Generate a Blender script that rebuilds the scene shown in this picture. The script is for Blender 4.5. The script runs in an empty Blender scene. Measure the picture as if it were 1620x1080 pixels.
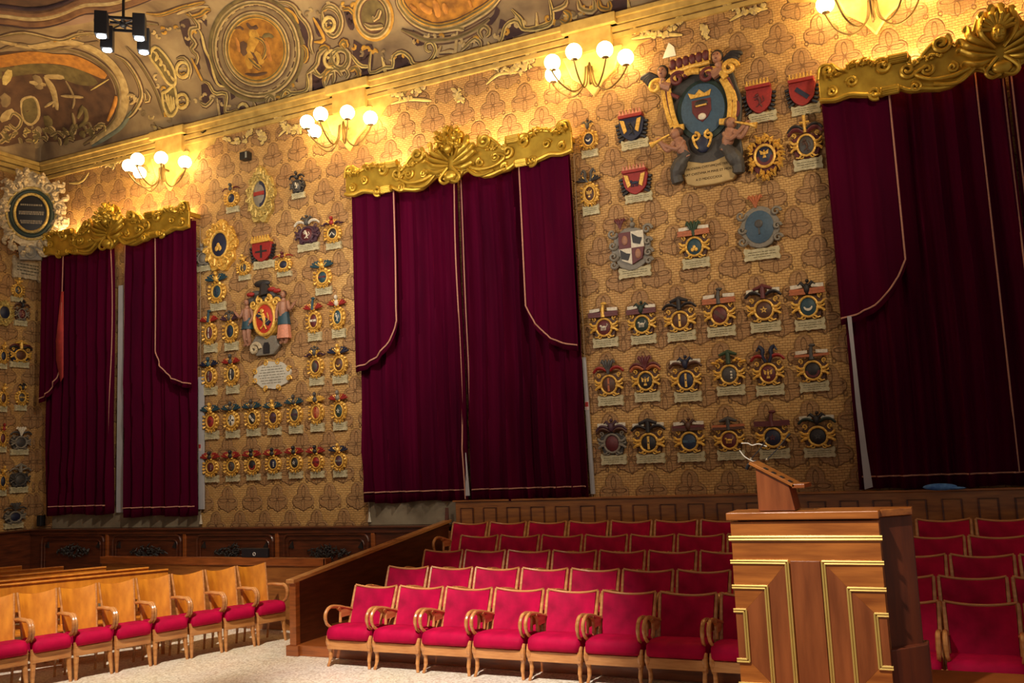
import bpy, bmesh, math, random
from math import sin, cos, pi, sqrt, atan2, radians
from mathutils import Vector, Matrix, geometry
from mathutils.bvhtree import BVHTree

scn = bpy.context.scene
COL = scn.collection
random.seed(7)

# ------------------------------------------------------------------ camera
F_PX, PITCH, YAW, ROLL, CAM_H = 1470.0, .1245, .450, -.0443, 2.235
cp, sp, cy_, sy_ = cos(PITCH), sin(PITCH), cos(YAW), sin(YAW)
vF = Vector((-sy_*cp, cy_*cp, sp)); vR0 = Vector((cy_, sy_, 0)); vU0 = vR0.cross(vF)
vR = cos(ROLL)*vR0 + sin(ROLL)*vU0
vU = -sin(ROLL)*vR0 + cos(ROLL)*vU0
CAM = Vector((0, 0, CAM_H))
cd = bpy.data.cameras.new('camera'); cam = bpy.data.objects.new('camera', cd); COL.objects.link(cam)
cd.sensor_width = 36; cd.lens = F_PX/1620*36; cd.clip_end = 100
m = Matrix((vR, vU, -vF)).transposed().to_4x4(); m.translation = CAM
cam.matrix_world = m
scn.camera = cam

# ------------------------------------------------------------------ view + world + room lights
scn.view_settings.view_transform = 'Standard'
scn.view_settings.look = 'None'
scn.view_settings.gamma = 1
scn.view_settings.use_curve_mapping = False
scn.view_settings.exposure = 0.15
wd = bpy.data.worlds.new('room_ambient'); scn.world = wd; wd.use_nodes = True
bgn = wd.node_tree.nodes['Background']
bgn.inputs[0].default_value = (1.0, .82, .66, 1); bgn.inputs[1].default_value = .22

def aim(o, tgt):
    d = Vector(tgt)-o.location
    o.rotation_euler = d.to_track_quat('-Z', 'Y').to_euler()

def spot(name, loc, tgt, energy, angle, blend, col, rad=.15):
    l = bpy.data.lights.new(name, 'SPOT'); l.energy = energy; l.spot_size = radians(angle); l.spot_blend = blend
    l.color = col; l.shadow_soft_size = rad
    o = bpy.data.objects.new(name, l); COL.objects.link(o); o.location = loc; aim(o, tgt); return o

def area(name, loc, tgt, energy, sx, sy, col):
    l = bpy.data.lights.new(name, 'AREA'); l.shape = 'RECTANGLE'; l.size = sx; l.size_y = sy; l.energy = energy; l.color = col
    o = bpy.data.objects.new(name, l); COL.objects.link(o); o.location = loc; aim(o, tgt); return o

# unseen spots overhead: keys on chairs and lectern, then added wall and curtain washes
spot('unseen_spotlight', (-4.2, 3.6, 8.3), (-5.2, 8.75, .1), 5600, 28, .75, (1, .90, .84), .10)
spot('unseen_spotlight', (-6.8, 4.0, 8.3), (-9.3, 8.6, .2), 3900, 30, .8, (1, .90, .78), .10)
spot('unseen_spotlight', (-2.4, 1.2, 7.6), (-1.3, 6.3, 1.2), 2100, 24, .8, (1, .88, .76), .12)
spot('unseen_spotlight', (-6.6, 1.0, 8.6), (-7.0, 12.9, 4.6), 1000, 38, 1, (1, .88, .76), .3)
spot('unseen_spotlight', (-4.6, 6.4, 8.6), (-11.6, 13.0, 4.0), 1900, 58, 1, (1, .86, .68), .3)
spot('unseen_spotlight', (2.4, 6.2, 8.2), (-4.2, 13.0, 5.3), 1500, 50, 1, (1, .80, .54), .3)
area('added_cove_fill', (-8.5, 8.0, 5.6), (-8.8, 11.6, 10.2), 300, 9.0, .5, (1, .90, .72))  # added area lamp without a fitting, brightens the painted cove

# ------------------------------------------------------------------ pixel helpers (frame 1620 x 1080)
def ray(px, py):
    return vF + (px-810)/F_PX*vR - (py-540)/F_PX*vU
def atY(px, py, Y):
    d = ray(px, py); return CAM + d*(Y/d.y)
def atX(px, py, X):
    d = ray(px, py); return CAM + d*(X/d.x)
def atZ(px, py, Z):
    d = ray(px, py); return CAM + d*((Z-CAM_H)/d.z)

# ------------------------------------------------------------------ materials
def lin(c):
    return tuple(((x/255)/12.92 if x/255 <= .04045 else ((x/255+.055)/1.055)**2.4) for x in c)

MATS = {}
def mat(name, rgb, rough=.5, metal=0, var=.15, scale=8, bump=0, sheen=0, rgb2=None, stretch=None, bscale=None, coat=0, spec=.5):
    if name in MATS: return MATS[name]
    mt = bpy.data.materials.new(name); mt.use_nodes = True; nt = mt.node_tree; N = nt.nodes; L = nt.links
    b = N['Principled BSDF']
    c = lin(rgb); c2 = lin(rgb2) if rgb2 else tuple(max(0, x*(1-var*2)) for x in c)
    tc = N.new('ShaderNodeTexCoord'); mp = N.new('ShaderNodeMapping')
    L.new(tc.outputs['Object'], mp.inputs[0])
    if stretch: mp.inputs['Scale'].default_value = stretch
    ns = N.new('ShaderNodeTexNoise'); ns.inputs['Scale'].default_value = scale; ns.inputs['Detail'].default_value = 5
    L.new(mp.outputs[0], ns.inputs['Vector'])
    rp = N.new('ShaderNodeValToRGB'); rp.color_ramp.elements[0].position = .3; rp.color_ramp.elements[1].position = .7
    rp.color_ramp.elements[0].color = (*c2, 1); rp.color_ramp.elements[1].color = (*c, 1)
    L.new(ns.outputs[0], rp.inputs[0]); L.new(rp.outputs[0], b.inputs['Base Color'])
    b.inputs['Roughness'].default_value = rough; b.inputs['Metallic'].default_value = metal
    b.inputs['Specular IOR Level'].default_value = spec
    if sheen:
        b.inputs['Sheen Weight'].default_value = sheen; b.inputs['Sheen Roughness'].default_value = .35
        b.inputs['Sheen Tint'].default_value = (*[min(1, x*2.6+.004) for x in c], 1)
    if coat: b.inputs['Coat Weight'].default_value = coat; b.inputs['Coat Roughness'].default_value = .15
    if bump:
        n2 = N.new('ShaderNodeTexNoise'); n2.inputs['Scale'].default_value = bscale or scale*3; n2.inputs['Detail'].default_value = 4
        L.new(mp.outputs[0], n2.inputs['Vector'])
        bp = N.new('ShaderNodeBump'); bp.inputs['Strength'].default_value = bump; bp.inputs['Distance'].default_value = .02
        L.new(n2.outputs[0], bp.inputs['Height']); L.new(bp.outputs[0], b.inputs['Normal'])
    MATS[name] = mt
    return mt

def emis(name, col, st):
    if name in MATS: return MATS[name]
    mt = bpy.data.materials.new(name); mt.use_nodes = True; b = mt.node_tree.nodes['Principled BSDF']
    b.inputs['Base Color'].default_value = (.9, .9, .85, 1)
    b.inputs['Emission Color'].default_value = (*col, 1); b.inputs['Emission Strength'].default_value = st
    MATS[name] = mt; return mt

def wood(name, rgb, rgb2, rough=.35, stretch=(1, 1, 8), scale=3):
    return mat(name, rgb, rough, rgb2=rgb2, scale=scale, stretch=stretch, bump=.06, bscale=20, coat=.25)

GILT = mat('gilded_wood', (214, 176, 66), .34, .6, rgb2=(172, 134, 42), scale=5, bump=.05, bscale=18)
GILT2 = mat('bright_gold_paint', (240, 196, 98), .38, .3, rgb2=(190, 138, 50), scale=30, bump=.2)
GILTP = mat('pale_gilding', (206, 182, 108), .45, .3, rgb2=(140, 112, 52), scale=25, bump=.3)
BRASS = mat('brass_beading', (250, 218, 124), .25, .55, var=.04)
IRON = mat('dark_iron', (40, 34, 32), .4, .6)
BLACK = mat('black_paint', (24, 23, 28), .5, 0, var=.1)
STONE = mat('ivory_stucco', (206, 190, 158), .7, 0, rgb2=(150, 130, 100), scale=25, bump=.4)
PARCH = mat('parchment_plaque', (196, 186, 152), .7, 0, rgb2=(160, 148, 112), scale=18, bump=.1)
INK = mat('dark_lettering', (92, 84, 62), .8, 0)
WHITE = mat('white_paint', (225, 220, 205), .6, 0, var=.05)
WALN = wood('honey_walnut', (190, 118, 48), (142, 78, 26), .33)
WALNH = wood('honey_walnut_across', (192, 118, 50), (142, 78, 28), .33, stretch=(1, 8, 8))
WBEECH = wood('varnished_beech', (206, 146, 86), (168, 106, 54), .26)
WORANGE = wood('orange_plywood', (226, 146, 42), (180, 102, 24), .35, stretch=(2, 2, .6), scale=5)
WDARK = wood('dark_panelling', (104, 50, 26), (64, 28, 14), .4)
WMID = wood('brown_panelling', (166, 104, 46), (124, 70, 28), .38)
WRED = wood('reddish_walnut', (168, 92, 40), (118, 60, 22), .33)
WFLANK = wood('reddish_brown_flank', (98, 48, 26), (70, 32, 16), .35)
VEL = mat('crimson_velvet', (184, 4, 62), .70, 0, rgb2=(138, 1, 44), scale=5, sheen=.5, spec=.12, bump=.05, bscale=60)
CURT = mat('burgundy_curtain_velvet', (76, 0, 34), .8, 0, rgb2=(56, 0, 26), scale=3, sheen=.35, spec=.05, bump=.03, bscale=80, stretch=(1, 1, .15))
CURT.node_tree.nodes['Principled BSDF'].inputs['Sheen Tint'].default_value = (*lin((176, 14, 70)), 1)
CURT.node_tree.nodes['Principled BSDF'].inputs['Sheen Roughness'].default_value = .22
LINING = mat('red_curtain_lining', (170, 52, 48), .8, 0)
BRAID = mat('beige_braid', (196, 140, 118), .8, 0, scale=60)
SHEER = mat('grey_white_lining', (176, 174, 178), .9, 0, var=.08, scale=3)

def socket_math(nt):
    class S:
        def __init__(s, o): s.o = o
        @staticmethod
        def op(o, a, b=None, c=None):
            n = nt.nodes.new('ShaderNodeMath'); n.operation = o
            for i, v in enumerate((a, b, c)):
                if v is None: continue
                if isinstance(v, S): nt.links.new(v.o, n.inputs[i])
                else: n.inputs[i].default_value = v
            return S(n.outputs[0])
        def __add__(s, b): return S.op('ADD', s, b)
        def __sub__(s, b): return S.op('SUBTRACT', s, b)
        def __rsub__(s, b): return S.op('SUBTRACT', b, s)
        def __mul__(s, b): return S.op('MULTIPLY', s, b)
        def __truediv__(s, b): return S.op('DIVIDE', s, b)
        def abs(s): return S.op('ABSOLUTE', s)
        def min(s, b): return S.op('MINIMUM', s, b)
        def max(s, b): return S.op('MAXIMUM', s, b)
        def sqrt(s): return S.op('SQRT', s)
        def fl(s): return S.op('FLOOR', s)
        def step(s, lo, hi):
            n = nt.nodes.new('ShaderNodeMapRange'); n.interpolation_type = 'SMOOTHSTEP'
            nt.links.new(s.o, n.inputs['Value']); n.inputs['From Min'].default_value = lo; n.inputs['From Max'].default_value = hi
            return S(n.outputs['Result'])
    return S

def damask(name, axis):
    """stucco wallpaper: fine golden bricks, mauve trefoil patches with four-petal outlines, staggered lattice"""
    mt = bpy.data.materials.new(name); mt.use_nodes = True; nt = mt.node_tree; N = nt.nodes; L = nt.links
    b = N['Principled BSDF']; S = socket_math(nt)
    tc = N.new('ShaderNodeTexCoord'); sx = N.new('ShaderNodeSeparateXYZ')
    # gentle irregularity of the hand-laid pattern
    ns0 = N.new('ShaderNodeTexNoise'); ns0.inputs['Scale'].default_value = 3.5; L.new(tc.outputs['Object'], ns0.inputs['Vector'])
    va = N.new('ShaderNodeVectorMath'); va.operation = 'MULTIPLY_ADD'
    L.new(ns0.outputs['Color'], va.inputs[0]); va.inputs[1].default_value = (.05, .05, .05); L.new(tc.outputs['Object'], va.inputs[2])
    L.new(va.outputs[0], sx.inputs[0])
    U = S(sx.outputs[axis]); V = S(sx.outputs[2])
    A, B = .575, .90
    def cell(off):
        u = U/A + (off[0]+.28); u = (u-u.fl()-.5)*A
        v = V/B + off[1]; v = (v-v.fl()-.5)*B
        au = u.abs()
        def dist(x, z, sxx=1, szz=1):
            a = (au-x)*sxx; c = (v-z)*szz
            return (a*a+c*c).sqrt()
        patch = (dist(0, .11, 1.0, .85)-.125).min(dist(.115, -.04)-.115).min(dist(0, -.10, .8, 1)-.10)
        av = v.abs()
        a = au*1.0; c = av-.115
        pv = ((a*a*7.0+c*c).sqrt()-.098).abs()
        a2 = au-.098; c2 = v*1.0
        ph = ((a2*a2+c2*c2*7.0).sqrt()-.088).abs()
        leaf = (dist(.20, -.14, 1.3, 1.0)-.03).abs()
        line = pv.min(ph).min(leaf)
        edge = patch.abs()
        return patch, line, edge
    p1, l1, e1 = cell((0, .10)); p2, l2, e2 = cell((.5, .60))
    patch = 1-(p1.min(p2)).step(-.006, .006)
    line = 1-(l1.min(l2)).step(.006, .016)
    edge = 1-(e1.min(e2)).step(.004, .013)
    lines = line.max(edge*.55)
    # bricks
    mp = N.new('ShaderNodeMapping'); L.new(tc.outputs['Object'], mp.inputs[0])
    cx = N.new('ShaderNodeCombineXYZ'); L.new(sx.outputs[axis], cx.inputs[0]); L.new(sx.outputs[2], cx.inputs[1])
    br = N.new('ShaderNodeTexBrick'); L.new(cx.outputs[0], br.inputs['Vector'])
    br.inputs['Scale'].default_value = 1; br.inputs['Brick Width'].default_value = .075; br.inputs['Row Height'].default_value = .036
    br.inputs['Mortar Size'].default_value = .004; br.inputs['Mortar Smooth'].default_value = .5
    br.inputs['Color1'].default_value = (*lin((202, 162, 102)), 1); br.inputs['Color2'].default_value = (*lin((184, 144, 86)), 1)
    br.inputs['Mortar'].default_value = (*lin((146, 108, 64)), 1)
    ns = N.new('ShaderNodeTexNoise'); ns.inputs['Scale'].default_value = .9; ns.inputs['Detail'].default_value = 3; L.new(tc.outputs['Object'], ns.inputs['Vector'])
    mx0 = N.new('ShaderNodeMix'); mx0.data_type = 'RGBA'; mx0.blend_type = 'MULTIPLY'; mx0.inputs[0].default_value = .6
    rp = N.new('ShaderNodeValToRGB'); rp.color_ramp.elements[0].color = (.70, .60, .58, 1); rp.color_ramp.elements[1].color = (1.12, 1.1, 1.05, 1)
    rp.color_ramp.elements[0].position = .35; rp.color_ramp.elements[1].position = .65
    L.new(ns.outputs[0], rp.inputs[0]); L.new(br.outputs[0], mx0.inputs['A']); L.new(rp.outputs[0], mx0.inputs['B'])
    def mixc(fac, col_a, col_b):
        mx = N.new('ShaderNodeMix'); mx.data_type = 'RGBA'; L.new(fac.o, mx.inputs[0])
        L.new(col_a, mx.inputs['A'])
        if isinstance(col_b, tuple): mx.inputs['B'].default_value = (*col_b, 1)
        else: L.new(col_b, mx.inputs['B'])
        return mx.outputs['Result']
    c1 = mixc(patch*.62, mx0.outputs['Result'], lin((146, 108, 76)))
    c2 = mixc(lines*.7, c1, lin((98, 66, 40)))
    L.new(c2, b.inputs['Base Color']); b.inputs['Roughness'].default_value = .62
    b.inputs['Specular IOR Level'].default_value = .35
    h = patch*.5 + (lines*-.9) + (S(br.outputs['Fac'])*-.45)
    ns3 = N.new('ShaderNodeTexNoise'); ns3.inputs['Scale'].default_value = 30; L.new(tc.outputs['Object'], ns3.inputs['Vector'])
    h = h + S(ns3.outputs[0])*.4
    bp = N.new('ShaderNodeBump'); bp.inputs['Strength'].default_value = .7; bp.inputs['Distance'].default_value = .025
    L.new(h.o, bp.inputs['Height']); L.new(bp.outputs[0], b.inputs['Normal'])
    return mt

def terrazzo():
    mt = bpy.data.materials.new('terrazzo'); mt.use_nodes = True; nt = mt.node_tree; N = nt.nodes; L = nt.links
    b = N['Principled BSDF']; tc = N.new('ShaderNodeTexCoord')
    v = N.new('ShaderNodeTexVoronoi'); v.inputs['Scale'].default_value = 48; L.new(tc.outputs['Object'], v.inputs['Vector'])
    rp = N.new('ShaderNodeValToRGB'); e = rp.color_ramp.elements
    e[0].position = 0; e[0].color = (*lin((176, 158, 134)), 1); e[1].position = .25; e[1].color = (*lin((214, 202, 180)), 1)
    q = e.new(.6); q.color = (*lin((232, 222, 200)), 1); q = e.new(1.0); q.color = (*lin((186, 164, 134)), 1)
    sp_ = N.new('ShaderNodeSeparateColor'); L.new(v.outputs['Color'], sp_.inputs[0]); L.new(sp_.outputs[0], rp.inputs[0])
    ns = N.new('ShaderNodeTexNoise'); ns.inputs['Scale'].default_value = 1.3; L.new(tc.outputs['Object'], ns.inputs['Vector'])
    mx = N.new('ShaderNodeMix'); mx.data_type = 'RGBA'; mx.blend_type = 'MULTIPLY'; mx.inputs[0].default_value = .35
    L.new(rp.outputs[0], mx.inputs['A']); L.new(ns.outputs['Color'], mx.inputs['B'])
    mx.blend_type = 'OVERLAY'; mx.inputs[0].default_value = .12
    L.new(mx.outputs['Result'], b.inputs['Base Color']); b.inputs['Roughness'].default_value = .42
    return mt

# ------------------------------------------------------------------ mesh builder
class MB:
    CLAMP = False
    def __init__(s): s.v = []; s.f = []; s.m = []; s.cur = 0; s.mats = []
    def use(s, mt):
        if mt not in s.mats: s.mats.append(mt)
        s.cur = s.mats.index(mt); return s
    def add(s, vs, fs):
        n = len(s.v); s.v += [tuple(v) for v in vs]; s.f += [tuple(i+n for i in f) for f in fs]; s.m += [s.cur]*len(fs); return s
    def box(s, x0, x1, y0, y1, z0, z1):
        return s.add([(x0, y0, z0), (x1, y0, z0), (x1, y1, z0), (x0, y1, z0), (x0, y0, z1), (x1, y0, z1), (x1, y1, z1), (x0, y1, z1)],
                     [(0, 3, 2, 1), (4, 5, 6, 7), (0, 1, 5, 4), (1, 2, 6, 5), (2, 3, 7, 6), (3, 0, 4, 7)])
    def prism(s, pts, a, b, axis='y'):
        """2-D outline extruded between a and b on the given axis"""
        n = len(pts)
        def P(p, t): return (p[0], t, p[1]) if axis == 'y' else ((t, p[0], p[1]) if axis == 'x' else (p[0], p[1], t))
        vs = [P(p, a) for p in pts]+[P(p, b) for p in pts]
        fs = [(i, (i+1) % n, (i+1) % n+n, i+n) for i in range(n)]
        tri = geometry.tessellate_polygon([[Vector((p[0], p[1], 0)) for p in pts]])
        fs += [tuple(t) for t in tri]+[tuple(i+n for i in reversed(t)) for t in tri]
        return s.add(vs, fs)
    def tube(s, pts, r, n=8, flat=1, up=None, caps=True):
        pts = [Vector(p) for p in pts]; m_ = len(pts)
        rr = r if isinstance(r, (list, tuple)) else [r]*m_
        vs = []; prev = None
        for i, p in enumerate(pts):
            t = (pts[min(i+1, m_-1)]-pts[max(i-1, 0)]);
            if t.length < 1e-9: t = Vector((0, 0, 1))
            t.normalize()
            if up is not None: a = Vector(up) - t*Vector(up).dot(t)
            elif prev is None: a = t.orthogonal()
            else: a = prev - t*prev.dot(t)
            if a.length < 1e-6: a = t.orthogonal()
            a.normalize(); prev = a; bb = t.cross(a)
            for k in range(n):
                th = 2*pi*k/n; vs.append(p + a*(rr[i]*flat*cos(th)) + bb*(rr[i]*sin(th)))
        fs = [(i*n+k, i*n+(k+1) % n, (i+1)*n+(k+1) % n, (i+1)*n+k) for i in range(m_-1) for k in range(n)]
        if caps: fs += [tuple(range(n))[::-1], tuple((m_-1)*n+k for k in range(n))]
        return s.add(vs, fs)
    def ell(s, c, r, nu=12, nv=8):
        vs = [(c[0], c[1], c[2]+r[2])]
        for j in range(1, nv):
            ph = pi*j/nv
            for i in range(nu):
                th = 2*pi*i/nu; vs.append((c[0]+r[0]*sin(ph)*cos(th), c[1]+r[1]*sin(ph)*sin(th), c[2]+r[2]*cos(ph)))
        vs.append((c[0], c[1], c[2]-r[2])); last = len(vs)-1
        fs = [(0, 1+i, 1+(i+1) % nu) for i in range(nu)]
        for j in range(nv-2):
            o = 1+j*nu; fs += [(o+i, o+nu+i, o+nu+(i+1) % nu, o+(i+1) % nu) for i in range(nu)]
        o = 1+(nv-2)*nu; fs += [(o+i, last, o+(i+1) % nu) for i in range(nu)]
        return s.add(vs, fs)
    def lathe(s, prof, c=(0, 0, 0), n=16):
        vs = [(c[0]+r*cos(2*pi*k/n), c[1]+r*sin(2*pi*k/n), c[2]+z) for r, z in prof for k in range(n)]
        fs = [(i*n+k, i*n+(k+1) % n, (i+1)*n+(k+1) % n, (i+1)*n+k) for i in range(len(prof)-1) for k in range(n)]
        fs += [tuple(range(n))[::-1], tuple((len(prof)-1)*n+k for k in range(n))]
        return s.add(vs, fs)
    def dome(s, cx, cz, rx, rz, d0, d1, n=20, rings=4, pw=1.0):
        """elliptic cap facing the room (local -y), base at depth d0, apex at d1"""
        vs = [(cx, -d1, cz)]
        for j in range(1, rings+1):
            t = j/rings
            for k in range(n):
                th = 2*pi*k/n
                vs.append((cx+rx*t*cos(th), -(d0+(d1-d0)*(1-t**(2*pw))), cz+rz*t*sin(th)))
        for k in range(n):
            th = 2*pi*k/n; vs.append((cx+rx*cos(th), 0, cz+rz*sin(th)))
        fs = [(0, 1+(k+1) % n, 1+k) for k in range(n)]
        for j in range(rings):
            o = 1+j*n; fs += [(o+k, o+(k+1) % n, o+n+(k+1) % n, o+n+k) for k in range(n)]
        return s.add(vs, fs)
    def ring(s, cx, cz, rx, rz, r, d, n=26, flat=1):
        pts = [(cx+rx*cos(2*pi*k/n), -d, cz+rz*sin(2*pi*k/n)) for k in range(n)]
        m_ = n; nn = 8; vs = []
        for k in range(n):
            th = 2*pi*k/n; o = Vector((cos(th), 0, sin(th)))
            for q in range(nn):
                a = 2*pi*q/nn; vs.append(Vector(pts[k])+o*(r*cos(a))+Vector((0, -1, 0))*(r*flat*sin(a)))
        fs = [(k*nn+q, k*nn+(q+1) % nn, ((k+1) % n)*nn+(q+1) % nn, ((k+1) % n)*nn+q) for k in range(n) for q in range(nn)]
        return s.add(vs, fs)
    def spiral(s, cx, cz, R, r, d, turns=1.4, start=0, hand=1, n=22, nn=7):
        pts = []; rr = []
        for i in range(n+1):
            t = i/n; a = start+hand*turns*2*pi*t; q = R*(1-.82*t)
            pts.append((cx+q*cos(a), -d-(R*.35)*t, cz+q*sin(a))); rr.append(r*(1-.35*t))
        return s.tube(pts, rr, nn)
    def build(s, name, mt=None, parent=None, smooth=True, bevel=0):
        if MB.CLAMP: s.v = [(v[0], min(v[1], -.001), v[2]) for v in s.v]
        me = bpy.data.meshes.new(name); me.from_pydata(s.v, [], s.f)
        if mt is not None and not s.mats: me.materials.append(mt)
        else:
            for q in s.mats: me.materials.append(q)
            for p, k in zip(me.polygons, s.m): p.material_index = k
        bm = bmesh.new(); bm.from_mesh(me); bmesh.ops.recalc_face_normals(bm, faces=bm.faces); bm.to_mesh(me); bm.free()
        if smooth:
            for p in me.polygons: p.use_smooth = True
            try: me.set_sharp_from_angle(angle=radians(38))
            except Exception: pass
        o = bpy.data.objects.new(name, me); COL.objects.link(o)
        if parent is not None: o.parent = parent
        if bevel:
            md = o.modifiers.new('bevel', 'BEVEL'); md.width = bevel; md.segments = 2; md.limit_method = 'ANGLE'
        return o

def empty(name, loc=(0, 0, 0), rz=0):
    o = bpy.data.objects.new(name, None); COL.objects.link(o); o.location = loc; o.rotation_euler = (0, 0, rz)
    o.empty_display_size = .1; return o

LABELS = []
def tag(o, label, cat, group=None, kind=None):
    if label: o['label'] = label; LABELS.append(label)
    if cat: o['category'] = cat
    if group: o['group'] = group
    if kind: o['kind'] = kind
    return o
def struct(o, label=None):
    o['kind'] = 'structure'
    if label: o['label'] = label
    return o

def dup(root, loc, rz, label, group=None):
    r = root.copy(); COL.objects.link(r); r.location = loc; r.rotation_euler = (0, 0, rz)
    r['label'] = label; LABELS.append(label)
    if group: r['group'] = group
    for ch in list(root.children):
        c = ch.copy(); COL.objects.link(c); c.parent = r
        for g in ch.children:
            d = g.copy(); COL.objects.link(d); d.parent = c
    return r

def bez(pts, n=8):
    """smooth curve through points (Catmull-Rom)"""
    P = [Vector(p) for p in pts]; out = []
    for i in range(len(P)-1):
        p0 = P[max(i-1, 0)]; p1 = P[i]; p2 = P[i+1]; p3 = P[min(i+2, len(P)-1)]
        for k in range(n):
            t = k/n
            out.append(.5*((2*p1)+(p2-p0)*t+(2*p0-5*p1+4*p2-p3)*t*t+(3*p1-p0-3*p2+p3)*t**3))
    out.append(P[-1]); return out

ORD = ['first', 'second', 'third', 'fourth', 'fifth', 'sixth', 'seventh', 'eighth', 'ninth', 'tenth']

# ================================================================== ROOM SHELL
WY = 13.15; XL = -17.5; XR = 4.0
fl = MB().add([(-18.2, -1.5, 0), (XR, -1.5, 0), (XR, WY+.2, 0), (-18.2, WY+.2, 0), (-18.2, -1.5, -.2), (XR, -1.5, -.2), (XR, WY+.2, -.2), (-18.2, WY+.2, -.2)],
              [(0, 1, 2, 3), (4, 7, 6, 5), (0, 4, 5, 1), (1, 5, 6, 2), (2, 6, 7, 3), (3, 7, 4, 0)]).build('floor', terrazzo(), smooth=False)
struct(fl)
DW = damask('golden_stucco_wallpaper', 0); DWL = damask('side_stucco_wallpaper', 1)
wb = MB().box(XL-.3, XR, WY, WY+.3, 0, 9.0).build('wall_back', DW, smooth=False); struct(wb)
wl = MB().box(XL-.3, XL, 2.0, WY, 0, 9.0).build('wall_left', DWL, smooth=False); struct(wl)

# cove + ceiling: swept profile with a corner that rounds as it rises
CZ = 8.95
def fresco_base():
    mt = bpy.data.materials.new('fresco_ground'); mt.use_nodes = True; nt = mt.node_tree; N = nt.nodes; L = nt.links
    b = N['Principled BSDF']; tc = N.new('ShaderNodeTexCoord')
    n1 = N.new('ShaderNodeTexNoise'); n1.inputs['Scale'].default_value = 1.2; n1.inputs['Detail'].default_value = 9; n1.inputs['Distortion'].default_value = .5
    L.new(tc.outputs['Object'], n1.inputs['Vector'])
    rp = N.new('ShaderNodeValToRGB'); e = rp.color_ramp.elements
    e[0].position = .32; e[0].color = (*lin((104, 84, 66)), 1); e[1].position = .72; e[1].color = (*lin((178, 156, 116)), 1)
    q = e.new(.5); q.color = (*lin((142, 120, 90)), 1)
    L.new(n1.outputs[0], rp.inputs[0]); L.new(rp.outputs[0], b.inputs['Base Color']); b.inputs['Roughness'].default_value = .8
    return mt
FRES = fresco_base()
PLAST = mat('ceiling_plaster', (168, 140, 122), .8, 0, rgb2=(140, 112, 96), scale=2)
D_COVE, H_COVE = 1.65, 1.70
def cove_prof(t):
    a = t*pi/2
    return D_COVE*(1-cos(a)), H_COVE*sin(a)
def cove_path(d):
    """plan curve offset inwards by d: left wall (going to +Y), rounded corner, back wall (going to +X)"""
    r = d*1.25; x = XL+d; y = WY-d; pts = []
    for k in range(13): pts.append((x, 2.0+(y-r-2.0)*k/12))
    for k in range(1, 13):
        a = pi-(pi/2)*k/12; pts.append((x+r+r*cos(a), y-r+r*sin(a)))
    for k in range(1, 41): pts.append((x+r+(XR-x-r)*k/40, y))
    return pts
NT = 16; cv = []
for j in range(NT+1):
    d, h = cove_prof(j/NT); cv += [(px, py, CZ+h) for px, py in cove_path(d)]
nn = len(cove_path(0)); cf = [(j*nn+i, j*nn+i+1, (j+1)*nn+i+1, (j+1)*nn+i) for j in range(NT) for i in range(nn-1)]
ceil = MB(); ceil.use(FRES).add(cv, cf)
top = cove_path(D_COVE); zt = CZ+H_COVE
flat = [(p[0], p[1]) for p in top]+[(XR, 2.0)]
tri = geometry.tessellate_polygon([[Vector((p[0], p[1], 0)) for p in flat]])
ceil.use(PLAST).add([(p[0], p[1], zt) for p in flat], [tuple(t) for t in tri])
ceiling = struct(ceil.build('ceiling'))
BVH = BVHTree.FromPolygons([Vector(v) for v in ceil.v]+[Vector(v) for v in [(XL, WY, 0), (XR, WY, 0), (XR, WY, CZ), (XL, WY, CZ), (XL, 2, 0), (XL, 2, CZ)]],
                           ceil.f+[(len(ceil.v), len(ceil.v)+1, len(ceil.v)+2, len(ceil.v)+3), (len(ceil.v), len(ceil.v)+3, len(ceil.v)+5, len(ceil.v)+4)])
def hit(px, py):
    d = ray(px, py).normalized(); loc, nor, i, dist = BVH.ray_cast(CAM, d, 60)
    if loc is None: return None, None
    if nor.dot(d) > 0: nor = -nor
    return loc, nor

# cornice: painted mouldings along both walls, stepping forward over the lamp brackets
CORN = mat('yellow_ochre_moulding', (188, 160, 92), .7, 0, rgb2=(154, 126, 66), scale=6)
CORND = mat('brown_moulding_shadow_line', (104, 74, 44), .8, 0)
LX = [-13.35, -9.2, -5.05, -.75]          # lamp bracket axes, refined below
cm = MB()
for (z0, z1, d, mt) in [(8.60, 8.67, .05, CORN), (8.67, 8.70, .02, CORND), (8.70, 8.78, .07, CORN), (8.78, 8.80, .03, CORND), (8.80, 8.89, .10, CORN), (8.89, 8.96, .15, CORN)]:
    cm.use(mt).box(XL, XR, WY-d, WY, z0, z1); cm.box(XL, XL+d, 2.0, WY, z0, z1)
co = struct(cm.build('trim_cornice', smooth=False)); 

# ================================================================== WALL PANELLING
def leaf_cluster(mb, cx, y, cz, w, h, n, rnd):
    for i in range(n):
        u = rnd.uniform(-1, 1); v = rnd.uniform(-1, 1)
        if abs(u)+abs(v) > 1.05: continue
        a = rnd.uniform(0, pi); L = rnd.uniform(.03, .06)
        c = Vector((cx+u*w, y, cz+v*h))
        mb.tube([c+Vector((-L*cos(a), 0, -L*sin(a))), c+Vector((0, -.03, 0)), c+Vector((L*cos(a), 0, L*sin(a)))], [.006, .016, .005], 6)

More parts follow.
